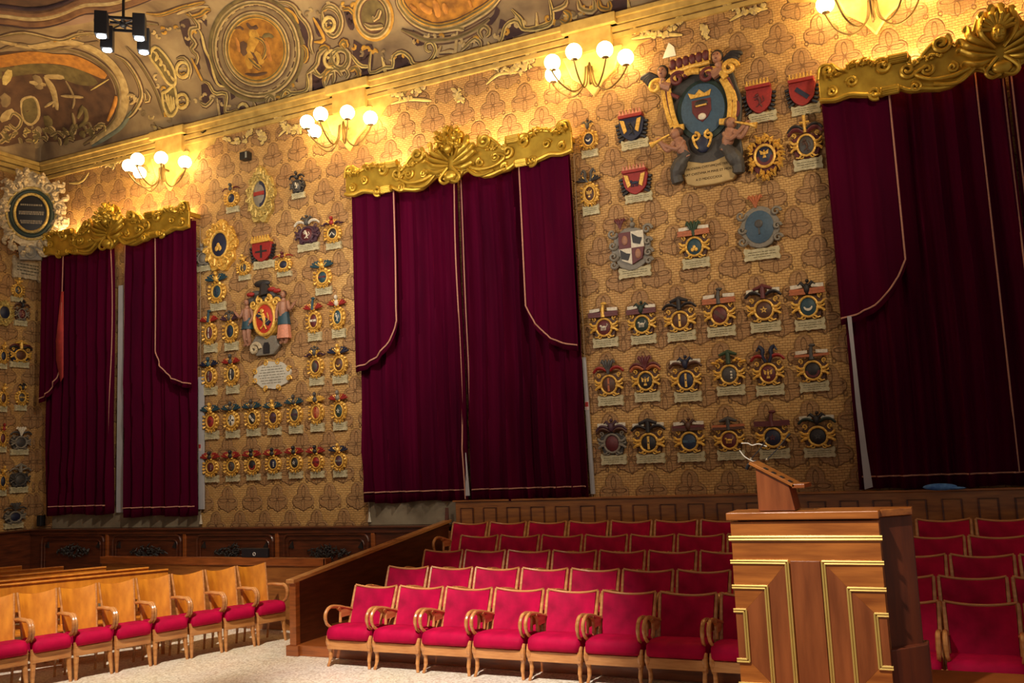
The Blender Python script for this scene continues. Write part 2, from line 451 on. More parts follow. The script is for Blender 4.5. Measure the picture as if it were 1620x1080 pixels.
# low dado on the left: long panels with rounded mouldings and a dark carved spray in each
low = MB().box(XL, -7.5, WY-.22, WY, 0, 1.20).box(XL, -7.5, WY-.30, WY, 1.20, 1.225)
low.box(XL, -7.5, WY-.26, WY, 1.12, 1.20).box(XL, -7.5, WY-.27, WY, 0, .18)
low = struct(low.build('trim_low_panelling', WDARK, smooth=False, bevel=.006))
CARV = mat('blackened_carving', (42, 34, 34), .5, 0, rgb2=(24, 20, 22), scale=30)
rnd = random.Random(3)
for i, cx in enumerate([-16.05, -14.05, -11.9, -9.9, -7.98]):
    fr = MB(); y = WY-.235
    w = .88 if i < 4 else .38
    pts = []
    for (px, pz, a0) in ((cx+w-.12, .98, 0), (cx-w+.12, .98, 90), (cx-w+.12, .32, 180), (cx+w-.12, .32, 270)):
        for k in range(5):
            a = radians(a0+k*22.5); pts.append((px+.12*cos(a), y, pz+.12*sin(a)))
    pts.append(pts[0]); fr.tube(pts, .022, 6)
    pts2 = [(x_*.9+cx*.1, y, .65+(z_-.65)*.82) for x_, _, z_ in pts]; fr.tube(pts2, .014, 6)
    fr.build('panel_moulding', WDARK, low)
    MB().box(cx+w+.06, cx+w+.13, WY-.25, WY-.2, .1, 1.14).build('panel_stile', WRED, low, bevel=.005)
    cv_ = MB(); leaf_cluster(cv_, cx+.05, y-.01, .80, .50, .13, 150, rnd)
    cv_.build('carved_spray', CARV, low)
    for sx in (-1, 1): MB().prism([(cx+sx*(w-.16)-.05, .88), (cx+sx*(w-.16)+.05, .86), (cx+sx*(w-.16)+.03, .98)], y-.012, y+.02).build('corner_leaf', CARV, low)
wdl = MB().box(XL, XL+.22, 3.0, WY-.22, 0, 1.20).box(XL, XL+.28, 3.0, WY-.3, 1.20, 1.225)
struct(wdl.build('trim_left_panelling', WDARK, smooth=False, bevel=.006))

# high dado behind the tribune: many narrow upright panels
HY = 12.93
hi = MB().box(-7.36, XR, HY, WY, .3, 1.585).box(-7.40, XR, HY-.03, WY, 1.585, 1.61)
hi = struct(hi.build('trim_high_panelling', WMID, smooth=False, bevel=.005))
k = 0
PITCH_P = .405; x = -7.25
while x < XR-.3:
    MB().box(x, x+.195, HY-.012, HY+.01, .5, 1.475).build('panel_field', WMID, hi, smooth=False)
    MB().tube([(x-.01, HY-.012, .5), (x-.01, HY-.012, 1.49), (x+.205, HY-.012, 1.49), (x+.205, HY-.012, .5)], .012, 6).build('panel_moulding', WDARK, hi)
    x += PITCH_P; k += 1

# wooden plinth wall below curtain two (grey plaster reveal)
GREYP = mat('grey_worn_plaster', (150, 136, 112), .8, 0, rgb2=(112, 98, 78), scale=3, bump=.2)
struct(MB().box(-9.15, -7.42, WY-.03, WY, 1.23, 1.62).build('trim_sill_plaster', GREYP, smooth=False))
struct(MB().box(-16.9, -12.9, WY-.03, WY, 1.23, 1.60).build('trim_sill_plaster_left', GREYP, smooth=False))

# ================================================================== TRIBUNE (stepped platform) and flank
TX0 = -7.52
plat_y = [9.16, 9.88, 10.60, 11.33, 12.02]; plat_z = [.125, .245, .37, .50, .50]
tr = MB()
for i in range(4):
    y1 = plat_y[i+1] if i < 3 else HY
    tr.box(TX0-.02, XR, plat_y[i], HY, plat_z[i]-(.125 if i else .125)-.0, plat_z[i])
trb = struct(tr.build('trim_tribune_steps', WRED, smooth=False, bevel=.004))
flank = empty('tribune_flank', (TX0, 9.15, 0))
tag(flank, 'reddish brown wooden flank with a sloping top closing the left end of the stepped seating', 'partition')
MB().prism([(0, .12), (HY-9.15, .12), (HY-9.15, 1.50), (HY-9.15-.03, 1.27), (0, .85)], -.03, .03, 'x').build('panel', WFLANK, flank, smooth=False)
MB().box(-.035, .06, -.01, .07, .12, .86).build('end_post', WRED, flank, smooth=False, bevel=.004)
# sloping rail
rl = MB().add([(-.06, -.04, .85), (.06, -.04, .85), (.06, 3.82, 1.27), (-.06, 3.82, 1.27), (-.06, -.04, .895), (.06, -.04, .895), (.06, 3.82, 1.315), (-.06, 3.82, 1.315)],
              [(0, 1, 2, 3), (4, 7, 6, 5), (0, 4, 5, 1), (1, 5, 6, 2), (2, 6, 7, 3), (3, 7, 4, 0)])
rl.build('sloping_rail', WBEECH, flank, smooth=False, bevel=.006)
MB().box(-.08, .10, -.03, 3.78, 0, .12).build('plinth', WRED, flank, smooth=False, bevel=.004)

# ================================================================== CURTAINS
WIN = [-15.10, -7.10, .72]
WINL = [-16.93, -9.09, -1.32]; WINR = [-12.88, -5.15, 2.9]
CYN = 12.99
def hashn(i, s): return (sin(i*12.9898+s*78.233)*43758.5453) % 1.0
def fold(x, z, seed):
    q = .55 if seed > 7 else 1.25
    """depth of the cloth in front of the wall plane"""
    t = (7.0-z)/5.4
    a = x+.02*sin(z*1.3+seed)+.018*sin(z*.55+x*3+seed*2)
    c = a*2*pi/.27+seed+1.2*sin(a*3.1+seed); v = .045-.105*(1-abs(sin(c*.5)))**1.6+.014*sin(a*2*pi/.131+1.7*seed)+.025*sin(a*2*pi/.83+seed*.7)
    return q*v*(.75+.45*t)

def cloth(name, x0, x1, ztop, zbotf, y, seed, parent, mt, nx=None, nz=26, sag=0, flare=0):
    nx = nx or max(24, int((x1-x0)/.022)); vs = []
    for j in range(nz+1):
        for i in range(nx+1):
            x = x0+(x1-x0)*i/nx; zb = zbotf(x); z = ztop+(zb-ztop)*j/nz
            vs.append((x+flare*(j/nz)*(i/nx-.5), y+fold(x, z, seed), z))
    fs = [(j*(nx+1)+i, j*(nx+1)+i+1, (j+1)*(nx+1)+i+1, (j+1)*(nx+1)+i) for j in range(nz) for i in range(nx)]
    o = MB().add(vs, fs).build(name, mt, parent)
    md = o.modifiers.new('thick', 'SOLIDIFY'); md.thickness = .008; md.offset = 1
    return o

def trim_path(name, pts, y, seed, parent, r=.011, dy=-.018):
    out = []
    for a, b in zip(pts[:-1], pts[1:]):
        L = sqrt((a[0]-b[0])**2+(a[1]-b[1])**2); n = max(1, int(L/.03))
        for k in range(n):
            t = k/n; out.append((a[0]+(b[0]-a[0])*t, a[1]+(b[1]-a[1])*t))
    out.append(pts[-1])
    return MB().tube([(x, y+fold(x, z, seed)+dy, z) for x, z in out], r, 6).build(name, BRAID, parent)

WNAME = ['left', 'middle', 'right']
def window_set(k):
    xl, xr = WINL[k], WINR[k]; xm = [-14.93, -7.13, .86][k]; gap = [.12, .012, .02][k]
    zt = 7.0; zb = [1.50, 1.60, 1.62][k]
    nm = WNAME[k]
    # main pair of curtains
    for side in (0, 1):
        a, b = (xl, xm-gap) if side == 0 else (xm+gap, xr)
        root = empty('velvet_curtain', ((a+b)/2, CYN, zb)); off = root.location
        tag(root, f'burgundy velvet floor-length curtain, {"left" if side == 0 else "right"} half of the {nm} window', 'curtain', 'long velvet curtains')
        seed = k*3+side*1.3+.5
        dz = .0 if k != 0 else (.0 if side == 0 else -.06)
        zf = lambda x: zb+dz+.018*sin(x*5+seed)
        o = cloth('cloth', a, b, zt, zf, CYN, seed, None, CURT, flare=.05); o.parent = root; o.matrix_parent_inverse = Matrix.Translation(-off)
        def addp(o_): o_.parent = root; o_.matrix_parent_inverse = Matrix.Translation(-off)
        addp(trim_path('hem_braid', [(a+.02, zb+dz+.17), (b-.02, zb+dz+.17)], CYN, seed, None))
        e = b-.03 if side == 0 else a+.03
        addp(trim_path('edge_braid', [(e, zt), (e, zb+dz+.03)], CYN, seed, None))
        if k == 2 and side == 0:
            addp(trim_path('edge_braid', [(b-.33, zt), (b-.33, zb+dz+.17)], CYN, seed, None))
    # swagged side drapes in front, shorter, with curved braided hems
    for side in (0, 1):
        if k == 2 and side == 1: continue
        w = [.92, .84, .82][k]; Y2 = CYN-.165; seed = k*2+side+7.3
        zlow = 3.86
        ztab = [(0, 4.62), (.05, 4.50), (.15, 4.33), (.3, 4.15), (.5, 4.00), (.75, 3.90), (1, zlow)]
        if k == 0 and side == 0: w = .62; 
        def zc(t):
            for (t0, z0), (t1, z1) in zip(ztab[:-1], ztab[1:]):
                if t <= t1: return z0+(z1-z0)*(t-t0)/(t1-t0)
            return zlow
        a, b = (xl-.05, xl+w) if side == 0 else (xr-w+.03, xr+.05)
        tt = (lambda x: (b-x)/(b-a)) if side == 0 else (lambda x: (x-a)/(b-a))
        root = empty('side_drape', ((a+b)/2, Y2, zlow)); off = root.location
        tag(root, f'short burgundy velvet side drape with curved braided hem, {"left" if side == 0 else "right"} side of the {nm} window', 'drape', 'short side drapes')
        def addp(o_): o_.parent = root; o_.matrix_parent_inverse = Matrix.Translation(-off)
        o = cloth('cloth', a, b, zt, lambda x: zc(tt(x))-.09, Y2, seed, None, CURT); addp(o)
        e = b-.02 if side == 0 else a+.02
        pts = [(e, zt), (e, 5.5), (e, zc(0.03))]
        for q in range(1, 15):
            t = q/14; x_ = (b-t*(b-a)) if side == 0 else (a+t*(b-a))
            pts.append((min(max(x_, a+.01), b-.01), zc(t)))
        addp(trim_path('braid', pts, Y2, seed, None, r=.012))
        if k == 0 and side == 0:
            ln = MB().add([(b-.02, Y2-.03, 6.0), (b+.02, Y2-.0, 6.0), (b+.05, Y2+.0, 4.25), (b+.0, Y2-.02, 4.15), (b-.12, Y2-.04, 4.6), (b-.13, Y2-.045, 5.0)],
                          [(0, 1, 2, 3, 4, 5)]); o = ln.build('turned_lining', LINING); md = o.modifiers.new('t', 'SOLIDIFY'); md.thickness = .006; addp(o)
    # pale lining behind the gaps
    if k == 0:
        o = MB().prism([(xm-.08, 6.0), (xm+.05, 6.0), (xm+.09, 1.52), (xm-.09, 1.52), (xm-.09, 2.6), (xm-.08, 4.5)], WY-.08, WY-.07).build('sheer_blind', SHEER, smooth=False)
        tag(o, 'narrow grey-white lining strip showing in the middle gap of the left window curtains', 'blind')
        # straight white strip at the right edge
        o = MB().prism([(xr-.02, 4.0), (xr+.10, 4.0), (xr+.10, 1.55), (xr-.02, 1.55)], WY-.07, WY-.03).build('lining_strip', SHEER, smooth=False)
        tag(o, 'grey-white lining strip hanging at the right edge of the left window curtain', 'lining')
    if k == 1:
        o = MB().prism([(xm-.005, 2.35), (xm+.006, 2.35), (xm+.045, 1.68), (xm-.03, 1.68)], CYN-.085, CYN-.078).build('lining_strip', SHEER, smooth=False)
        tag(o, 'thin white lining point at the bottom centre of the middle window curtains', 'lining')
        o = MB().prism([(xr+.0, 3.7), (xr+.05, 3.7), (xr+.08, 1.65), (xr+.02, 1.65)], WY-.07, WY-.03).build('lining_strip', SHEER, smooth=False)
        tag(o, 'thin grey lining strip at the right edge of the middle window curtain', 'lining')
    if k == 2:
        pl = [(1340, 500), (1347, 500), (1353, 560), (1362, 640), (1372, 715), (1381, 770), (1368, 774), (1362, 715), (1354, 640), (1347, 560)]
        q_ = [atY(x_, y_, 12.80) for x_, y_ in pl]
        o = MB().prism([(v.x, v.z) for v in q_], 12.795, 12.80).build('lining_strip', SHEER, smooth=False)
        tag(o, 'soft grey-white lining hanging out at the left edge of the right window curtain', 'lining')
for k in range(3): window_set(k)

# ================================================================== PELMETS
PT = [(0, 7.56), (.12, 7.57), (.22, 7.50), (.27, 7.36), (.36, 7.27), (.46, 7.22), (.56, 7.31), (.68, 7.33), (.80, 7.24), (.92, 7.10), (.98, 7.10), (1.0, 7.23), (1.2, 7.24), (1.22, 7.18),
      (1.4, 7.25), (1.6, 7.26), (1.78, 7.22), (1.9, 7.32), (2.04, 7.32), (2.08, 7.15)]
PB = [(2.08, 6.80), (1.9, 6.77), (1.72, 6.80), (1.55, 6.76), (1.35, 6.72), (1.18, 6.78), (1.02, 6.70), (.88, 6.69), (.7, 6.65), (.56, 6.66), (.42, 6.74), (.28, 6.82), (.18, 6.78), (.1, 6.70), (0, 6.67)]
def pelmet(cx, half, k):
    root = empty('carved_pelmet', (cx, WY, 6.7)); s = half/2.08; MB.CLAMP = True
    lab = ['gilded carved pelmet over the left window, beside the white cartouche', 'gilded carved pelmet over the middle window between the two coat of arms groups',
           'gilded carved pelmet over the right window with a face at its crest'][k]
    tag(root, lab, 'pelmet', 'gilded window pelmets')
    Z = lambda z: z-6.7
    out = [(x*s, Z(z)) for x, z in PT]+[(x*s, Z(z)) for x, z in PB]
    out += [(-x*s, Z(z)) for x, z in reversed(PB[:-1])]+[(-x*s, Z(z)) for x, z in reversed(PT[1:])]
    dp = .40
    MB().prism(out, -dp, -dp+.05).build('board', GILT, root, bevel=.012)
    for sx in (-1, 1): MB().box(min(sx*1.98*s, sx*1.92*s), max(sx*1.98*s, sx*1.92*s), -dp+.02, 0, .37, .45).build('wall_bracket', GILT, root, smooth=False)
    y = dp+.01
    # rolled mouldings following the lower and upper edges
    mo = MB()
    for sx in (-1, 1):
        mo.tube(bez([(sx*x*s, -y-.01, Z(z)+.035) for x, z in PB], 4), .032, 8)
        mo.tube(bez([(sx*x*s, -y-.01, Z(z)-.03) for x, z in PT[5:]], 4), .022, 8)
        mo.tube(bez([(sx*.35, -y-.03, .17), (sx*.55, -y-.05, .10), (sx*.8, -y-.05, .11), (sx*.98, -y-.04, .22), (sx*.85, -y-.04, .30)], 6), [.03]*10+[.024]*15, 8)
        mo.tube(bez([(sx*.3, -y-.04, .15), (sx*.45, -y-.05, .02), (sx*.6, -y-.05, .0), (sx*.78, -y-.05, .04)], 6), .026, 8)
    mo.build('moulding', GILT, root)
    # scrolls
    for sx in (-1, 1):
        for (x, z, R, r, st) in ((.62, .56, .12, .038, 2.2), (1.30, .42, .11, .036, .5), (1.02, .30, .10, .032, 3.5), (.95, .06, .075, .028, 1.0), (1.42, .08, .085, .028, 4.2), (1.92, .22, .07, .026, 1), (1.95, .52, .085, .032, 2), (.14, .12, .085, .03, 1), (.80, .26, .08, .026, 2.5), (1.68, .30, .075, .024, 0.3), (.52, .22, .07, .026, 1.5)):
            MB().spiral(sx*x*s, z, R, r, y+.01, 1.5, st if sx > 0 else pi-st, sx).build('scroll', GILT, root)
    # ribbed rolls (little fluted barrels)
    for sx in (-1, 1):
        for (x, z, L, ang) in ((1.12, .49, .11, .06), (1.24, .08, .10, .05)):
            rb = MB()
            for q in range(7):
                rb.tube([(sx*(x-L)*s, -y-.02-.045*sin(q*pi/6), z+.05*cos(q*pi/6)), (sx*(x+L)*s, -y-.02-.045*sin(q*pi/6), z+.05*cos(q*pi/6))], .014, 6)
            for e in (-L, L): rb.ell((sx*(x+e)*s, -y-.03, z), (.018, .065, .062), 10, 6)
            rb.build('fluted_roll', GILT, root)
    # leaf garlands along the top
    rn = random.Random(11+k)
    for sx in (-1, 1):
        lf = MB()
        for q in range(44):
            x = rn.uniform(1.25, 2.02); zz = .50+.05*sin(x*9)+rn.uniform(-.05, .045); a = rn.uniform(0, 2*pi); L = rn.uniform(.03, .055)
            c = Vector((sx*x*s, -y-.02, zz))
            lf.tube([c-Vector((L*cos(a), .0, L*sin(a))), c-Vector((0, .03, 0)), c+Vector((L*cos(a), 0, L*sin(a)))], [.006, .02, .004], 6)
        lf.build('leaf_garland', GILT, root); lf = MB()
        for q in range(26):
            x = rn.uniform(.62, 1.0); zz = .43-.12*(x-.62)+rn.uniform(-.03, .03); c = Vector((sx*x*s, -y-.02, zz))
            lf.ell(c, (.025, .022, .02), 7, 5)
        lf.build('berry_garland', GILT, root)
    # centre cresting: acanthus spray, mask or shell
    ct = MB()
    for sx in (-1, 1):
        for (x0, z0, x1, z1, x2, z2, r) in ((.05, .35, .20, .55, .16, .80, .05), (.07, .38, .30, .5, .34, .66, .045), (.05, .30, .33, .40, .43, .52, .04), (.05, .26, .28, .28, .44, .40, .035), (.03, .42, .07, .65, .04, .86, .05), (.05, .22, .25, .16, .40, .22, .035)):
            ct.tube(bez([(sx*x0, -y-.03, z0), (sx*x1, -y-.10, z1), (sx*x2, -y-.06, z2), (sx*(x2+.05), -y-.09, z2-.03)], 5), [r*(.55+.6*sin(pi*min(1, q/15))) for q in range(16)], 7, flat=.6)
        ct.spiral(sx*.22, .50, .08, .026, y+.05, 1.3, 1 if sx > 0 else pi-1, sx)
        ct.tube(bez([(sx*.04, -y-.06, .22), (sx*.18, -y-.08, .05), (sx*.12, -y-.06, -.03), (sx*.02, -y-.06, .0)], 5), .026, 7)
    ct.ell((0, -y-.06, .08), (.12, .06, .09), 14, 9)
    ct.build('crest_acanthus', GILT, root)
    mk = MB()
    if k == 2:
        mk.ell((0, -y-.12, .50), (.085, .09, .12), 16, 12); mk.ell((0, -y-.21, .49), (.015, .03, .035), 8, 6)
        for sx in (-1, 1): mk.ell((sx*.035, -y-.195, .525), (.02, .012, .01), 8, 5); mk.ell((sx*.045, -y-.18, .46), (.025, .02, .025), 8, 6)
        mk.ell((0, -y-.195, .435), (.03, .015, .012), 8, 5)
        for q in range(9):
            a = pi*(q/8); mk.tube([(.06*cos(a), -y-.12, .56+.05*sin(a)), (.17*cos(a), -y-.12, .58+.17*sin(a)), (.2*cos(a), -y-.15, .57+.2*sin(a))], [.03, .03, .012], 7)
        mk.build('crest_face', GILT, root)
    else:
        for q in range(34):
            a = rn.uniform(-.3, pi+.3); r_ = rn.uniform(.04, .27); L = rn.uniform(.05, .10); b_ = a+rn.uniform(-.9, .9)
            c = Vector((r_*cos(a), -y-.07-.05*rn.random(), .56+r_*sin(a)*1.05)); v = Vector((L*cos(b_), 0, L*sin(b_)))
            mk.tube(bez([c-v*.6, c+Vector((0, -.045, 0)), c+v*.6, c+v*.8+Vector((-v.z*.5, -.01, v.x*.5))], 3), [.014]*3+[.034]*3+[.022]*4, 7)
        for sx in (-1, 1): mk.spiral(sx*.13, .70, .085, .03, y+.07, 1.3, pi/2, sx, 16, 7)
        mk.ell((0, -y-.10, .52), (.08, .07, .08), 12, 8)
        mk.build('crest_foliage', GILT, root)
    MB.CLAMP = False
    # hidden cove lamp behind the pelmet: glow on the wall above
    if True:
        lg = bpy.data.lights.new('pelmet_lamp', 'AREA'); lg.shape = 'RECTANGLE'; lg.size = 3.7; lg.size_y = .05; lg.energy = [75, 90, 120][k]; lg.color = (1, .66, .28)
        lo = bpy.data.objects.new('pelmet_lamp', lg); COL.objects.link(lo); lo.location = (cx, WY-.14, 7.12); lo.rotation_euler = (pi-.12, 0, 0)
    return root
pelmet(-14.90, 2.10, 0); pelmet(-7.10, 2.10, 1); pelmet(.80, 2.18, 2)

# ================================================================== SCONCES
GLOBE = emis('lit_opal_globe', (1.0, .66, .24), 33)
SCP = mat('pale_yellow_plaster_bracket', (222, 196, 122), .6, 0, rgb2=(196, 164, 88), scale=8)
ARMM = mat('aged_bronze', (120, 96, 50), .4, .6)
NI = mat('satin_nickel', (150, 140, 120), .3, .8)
def sconce(cx, lab, zc=8.16, full=True):
    root = empty('wall_lamp', (cx, WY, 7.85)); tag(root, lab, 'lamp', 'five-globe wall lamps')
    zz = zc-7.85
    MB().prism([(-.50, .62), (.50, .62), (.36, .25), (.16, .1), (0, -.12), (-.16, .1), (-.36, .25)], -.07, 0).build('back_plate', SCP, root, bevel=.02)
    MB().lathe([(.012, -.02), (.03, 0), (.02, .12), (.035, .2), (.02, .32), (.01, .34)], (0, -.20, .05), 14).build('stem', ARMM, root)
    MB().tube([(0, 0, .28), (0, -.22, .30)], .02, 8).build('mount', ARMM, root)
    for th in (180, 135, 90, 45, 0):
        a = radians(th); dx, dy = cos(a), -sin(a)
        R = .60; z0 = zz-.135
        pts = bez([(dx*.05, -.24+dy*.05, .30), (dx*.10, -.24+dy*.10, .02), (dx*.27, -.24+dy*.27, -.12), (dx*.47, -.24+dy*.47, -.02), (dx*R, -.24+dy*R, z0-.03), (dx*R, -.24+dy*R, z0+.02)], 6)
        arm = MB().tube(pts, .013, 8).build('arm', ARMM, root)
        MB().lathe([(.02, 0), (.055, .012), (.055, .02), (.02, .03)], (dx*R, -.24+dy*R, z0), 14).build('cup', NI, arm)
        MB().ell((dx*R, -.24+dy*R, zz), (.122, .122, .122), 24, 16).build('globe', GLOBE, arm)
    return root
sconce(-13.66, 'wall lamp with five lit globes above the left group of arms, nearest the left window')
sconce(-9.36, 'wall lamp with five lit globes left of the middle window pelmet')
sconce(-4.72, 'wall lamp with five lit globes left of the largest coat of arms')
sconce(-.62, 'wall lamp above the right window pelmet, mostly cut off by the top edge', 8.24)

# ================================================================== CHAIRS
def theatre_chair(w=.618, sh=.44, H=.82, wooden=False, D=.46, lean=.16):
    """origin: floor, middle of the front feet; x right, y towards the back"""
    name = 'armchair'
    root = empty(name); hw = w/2
    W = WBEECH
    ft = .025
    for sx in (-1, 1):
        x = sx*(hw-.035)
        if wooden:
            MB().tube([(x+sx*.012, .0, 0), (x, .03, sh*.45), (x, .03, sh*.8)], [.016, .029, .032], 8).build('front_leg', W, root); continue
        MB().tube(bez([(x+sx*.004, .0, 0), (x-sx*.012, .025, sh*.2), (x-sx*.006, .035, sh*.42), (x+sx*.004, .01, sh*.62), (x+sx*.004, .03, sh*.8)], 5),
                  [.017]*5+[.022]*5+[.031]*6+[.027]*5, 8).build('front_leg', W, root)
    for sx in (-1, 1):
        x = sx*(hw-.05)
        MB().tube(bez([(x, D-.02, 0), (x, D-.05, sh*.5), (x, D-.02, sh*.95)], 5), [.015]*4+[.02]*7, 8).build('rear_leg', W, root)
    MB().box(-hw+.02, hw-.02, -.005, .025, sh-.25, sh-.15).box(-hw+.02, -hw+.045, 0, D-.02, sh-.24, sh-.15).box(hw-.045, hw-.02, 0, D-.02, sh-.24, sh-.15).build('apron', W, root, smooth=False, bevel=.006)
    # cushion: rounded block rolling over the front
    nx, ny = 12, 14; vs = []; x0, x1, y0, y1, z0, z1 = -hw+.012, hw-.012, -.035, D-.01, sh-.155, sh
    secs = []
    prof = [(y0+.01, z0), (y0-.005, z0+.03), (y0-.012, z0+.08), (y0+.005, z1-.035), (y0+.035, z1-.008), (y0+.08, z1), (.18, z1+.004), (.32, z1-.012), (y1, z1-.02), (y1, z0)]
    for i in range(nx+1):
        t = i/nx; x = x0+(x1-x0)*t; e = 1-abs(2*t-1)**8; q = .93+.07*e
        secs.append([(x, yy+(.02*(1-e) if j < 5 else 0), z0+(zz-z0)*(q)) for j, (yy, zz) in enumerate(prof)])
    m_ = len(prof); vs = [p for s_ in secs for p in s_]
    fs = [(i*m_+j, (i+1)*m_+j, (i+1)*m_+(j+1) % m_, i*m_+(j+1) % m_) for i in range(nx) for j in range(m_)]
    fs += [tuple(range(m_)), tuple(nx*m_+j for j in range(m_))[::-1]]
    o = MB().add(vs, fs).build('seat_cushion', VEL, root); md = o.modifiers.new('s', 'SUBSURF'); md.levels = 1; md.render_levels = 1
    # back: leaning, top edge dips in the middle, surface curves backwards
    bz0 = sh-.06; bh = H-bz0
    def bp(u, t, off=0):
        """u -1..1 across, t 0..1 up"""
        z = bz0+bh*t-(.038*(1-u*u) if t > .999 else .038*(1-u*u)*t**6)
        y = D-.03+lean*(t**1.1 if t > 0 else t*.5)-.05*u*u+off+.045
        return (u*((hw-.030+.010*t) if not wooden else (hw-.012)*(.86+.14*max(t, 0))), y, z)
    nu, nt = 12, 8
    def panel(mb, off0, off1, us=1.0, t0=0, t1=1):
        vs = []
        for off in (off0, off1):
            for j in range(nt+1):
                for i in range(nu+1): vs.append(bp((-1+2*i/nu)*us, t0+(t1-t0)*j/nt, off))
        n1 = (nu+1)*(nt+1); f = []
        for j in range(nt):
            for i in range(nu):
                a = j*(nu+1)+i; f.append((a, a+1, a+nu+2, a+nu+1)); f.append((n1+a, n1+a+nu+1, n1+a+nu+2, n1+a+1))
        for i in range(nu): f.append((i, n1+i, n1+i+1, i+1)); a = nt*(nu+1)+i; f.append((a, a+1, n1+a+1, n1+a))
        for j in range(nt): a = j*(nu+1); f.append((a, a+nu+1, n1+a+nu+1, n1+a)); a += nu; f.append((a, n1+a, n1+a+nu+1, a+nu+1))
        mb.add(vs, f); return mb
    if wooden:
        panel(MB(), -.012, .012, 1.0, -.35, 1).build('backrest', WORANGE, root)
        for sx in (-1, 1):
            MB().tube([bp(sx*1.0, t, .0) for t in (-.3, 0, .35, .7, 1.0)], .014, 6).build('back_stile', WBEECH, root)
    else:
        panel(MB(), -.03, .014, .93, -.02, .965).build('backrest', VEL, root)
        fr = MB()
        for sx in (-1, 1):
            fr.tube([bp(sx*1.0, t, -.008) for t in (-.35, 0, .35, .7, .985)], [.015, .021, .020, .018, .015], 8)
        fr.tube([Vector(bp(-1+2*i/12, 1, -.012)) for i in range(13)], .0125, 8)
        fr.build('back_frame', W, root)
    # arms: bentwood loop
    for sx in (-1, 1):
        x = sx*(hw-(.026 if not wooden else .006)); ah = sh+.205
        er = .085 if not wooden else .02
        sec = bez([(x-sx*.01, D+.03, ah-er-.01), (x, D-.10, ah-er*.7), (x+sx*.002, .16, ah-.012), (x, .04, ah-.01), (x, -.03, ah-.075), (x-sx*.004, -.015, ah-.17), (x-sx*.01, .05, sh-.02)], 6)
        a = MB().tube(sec, [.017]*8+[.02]*20+[.017]*(len(sec)-28), 8, flat=1.15)
        if not wooden:
            a.tube(bez([(x-sx*.002, .20, ah-.03), (x, .25, ah-.08), (x-sx*.004, .24, sh)], 5), [.022]*4+[.017]*7, 8)
            a.box(min(x-sx*.012, x+sx*.006), max(x-sx*.012, x+sx*.006), .25, D+.02, ah-.15, ah-.062)
        a.build('armrest', W if not wooden else WBEECH, root)
    return root

RN = ['front row', 'second row', 'third row', 'fourth row', 'back row']
proto = None
Dc = .46; lean = .16
def put_chair(xl_, ytop, zfl, label, group):
    """xl_: left top corner of the back, ytop: depth of the top rail"""
    global proto
    loc = (xl_+.302, ytop-(Dc-.03+lean-.05+.045), zfl)
    if proto is None:
        proto = theatre_chair(); proto.location = loc; tag(proto, label, 'chair', group)
    else: dup(proto, loc, 0, label, group)
rows_left = [(-6.737, 9.36, 0, 8), (-6.766, 10.12, .125, 8), (-6.71, 10.91, .245, 8), (-6.55, 11.63, .37, 7), (-7.045, 12.28, .50, 8)]
CP = .626
for r, (x0, yt, zf, n) in enumerate(rows_left):
    for i in range(n):
        put_chair(x0+CP*i, yt, zf, f'crimson velvet armchair, {ORD[i]} from the left in the {RN[r]} left of the lectern', 'crimson chairs left of the lectern')
rows_right = [(-.35, 9.20, 0, 3, -1), (-.40, 9.92, .125, 3, -1), (-.30, 10.66, .245, 3, -1), (-.12, 11.34, .37, 3, -1), (-.66, 12.0, .50, 3, 0)]
for r, (x0, yt, zf, n, st) in enumerate(rows_right):
    cnt = 0
    for i in range(st, n+st if st == 0 else 2):
        if i == -1 and r == 4: continue
        put_chair(x0+(CP if i > 0 else .60)*i if i >= 0 else x0-.62, yt, zf, f'shaded crimson velvet armchair, {ORD[cnt]} from the left in the {RN[r]} right of the lectern', 'crimson chairs right of the lectern')
        cnt += 1

# armchairs with bare wooden backs, in a receding row on the left
wproto = None
A0 = Vector((-9.155, 7.406, 0)); A1 = Vector((-8.263, 9.951, 0)); stp = (A1-A0)/6
dirv = stp.normalized(); angz = atan2(dirv.y, dirv.x)      # chair x axis runs along the row
for i in range(-2, 7):
    fr_ = A0+stp*i                                     # front right foot
    mid = fr_-stp*.5
    num = i+2
    lab = f'wooden-backed armchair with crimson seat, {ORD[6-i] if 6-i < 10 else "last"} in its row counting from the tribune flank'
    if wproto is None:
        wproto = theatre_chair(w=.438, sh=.51, H=.975, wooden=True, D=.44, lean=.12)
        wproto.location = mid; wproto.rotation_euler = (0, 0, angz); tag(wproto, lab, 'chair', 'wooden-backed armchairs on the left')
    else: dup(wproto, mid, angz, lab)

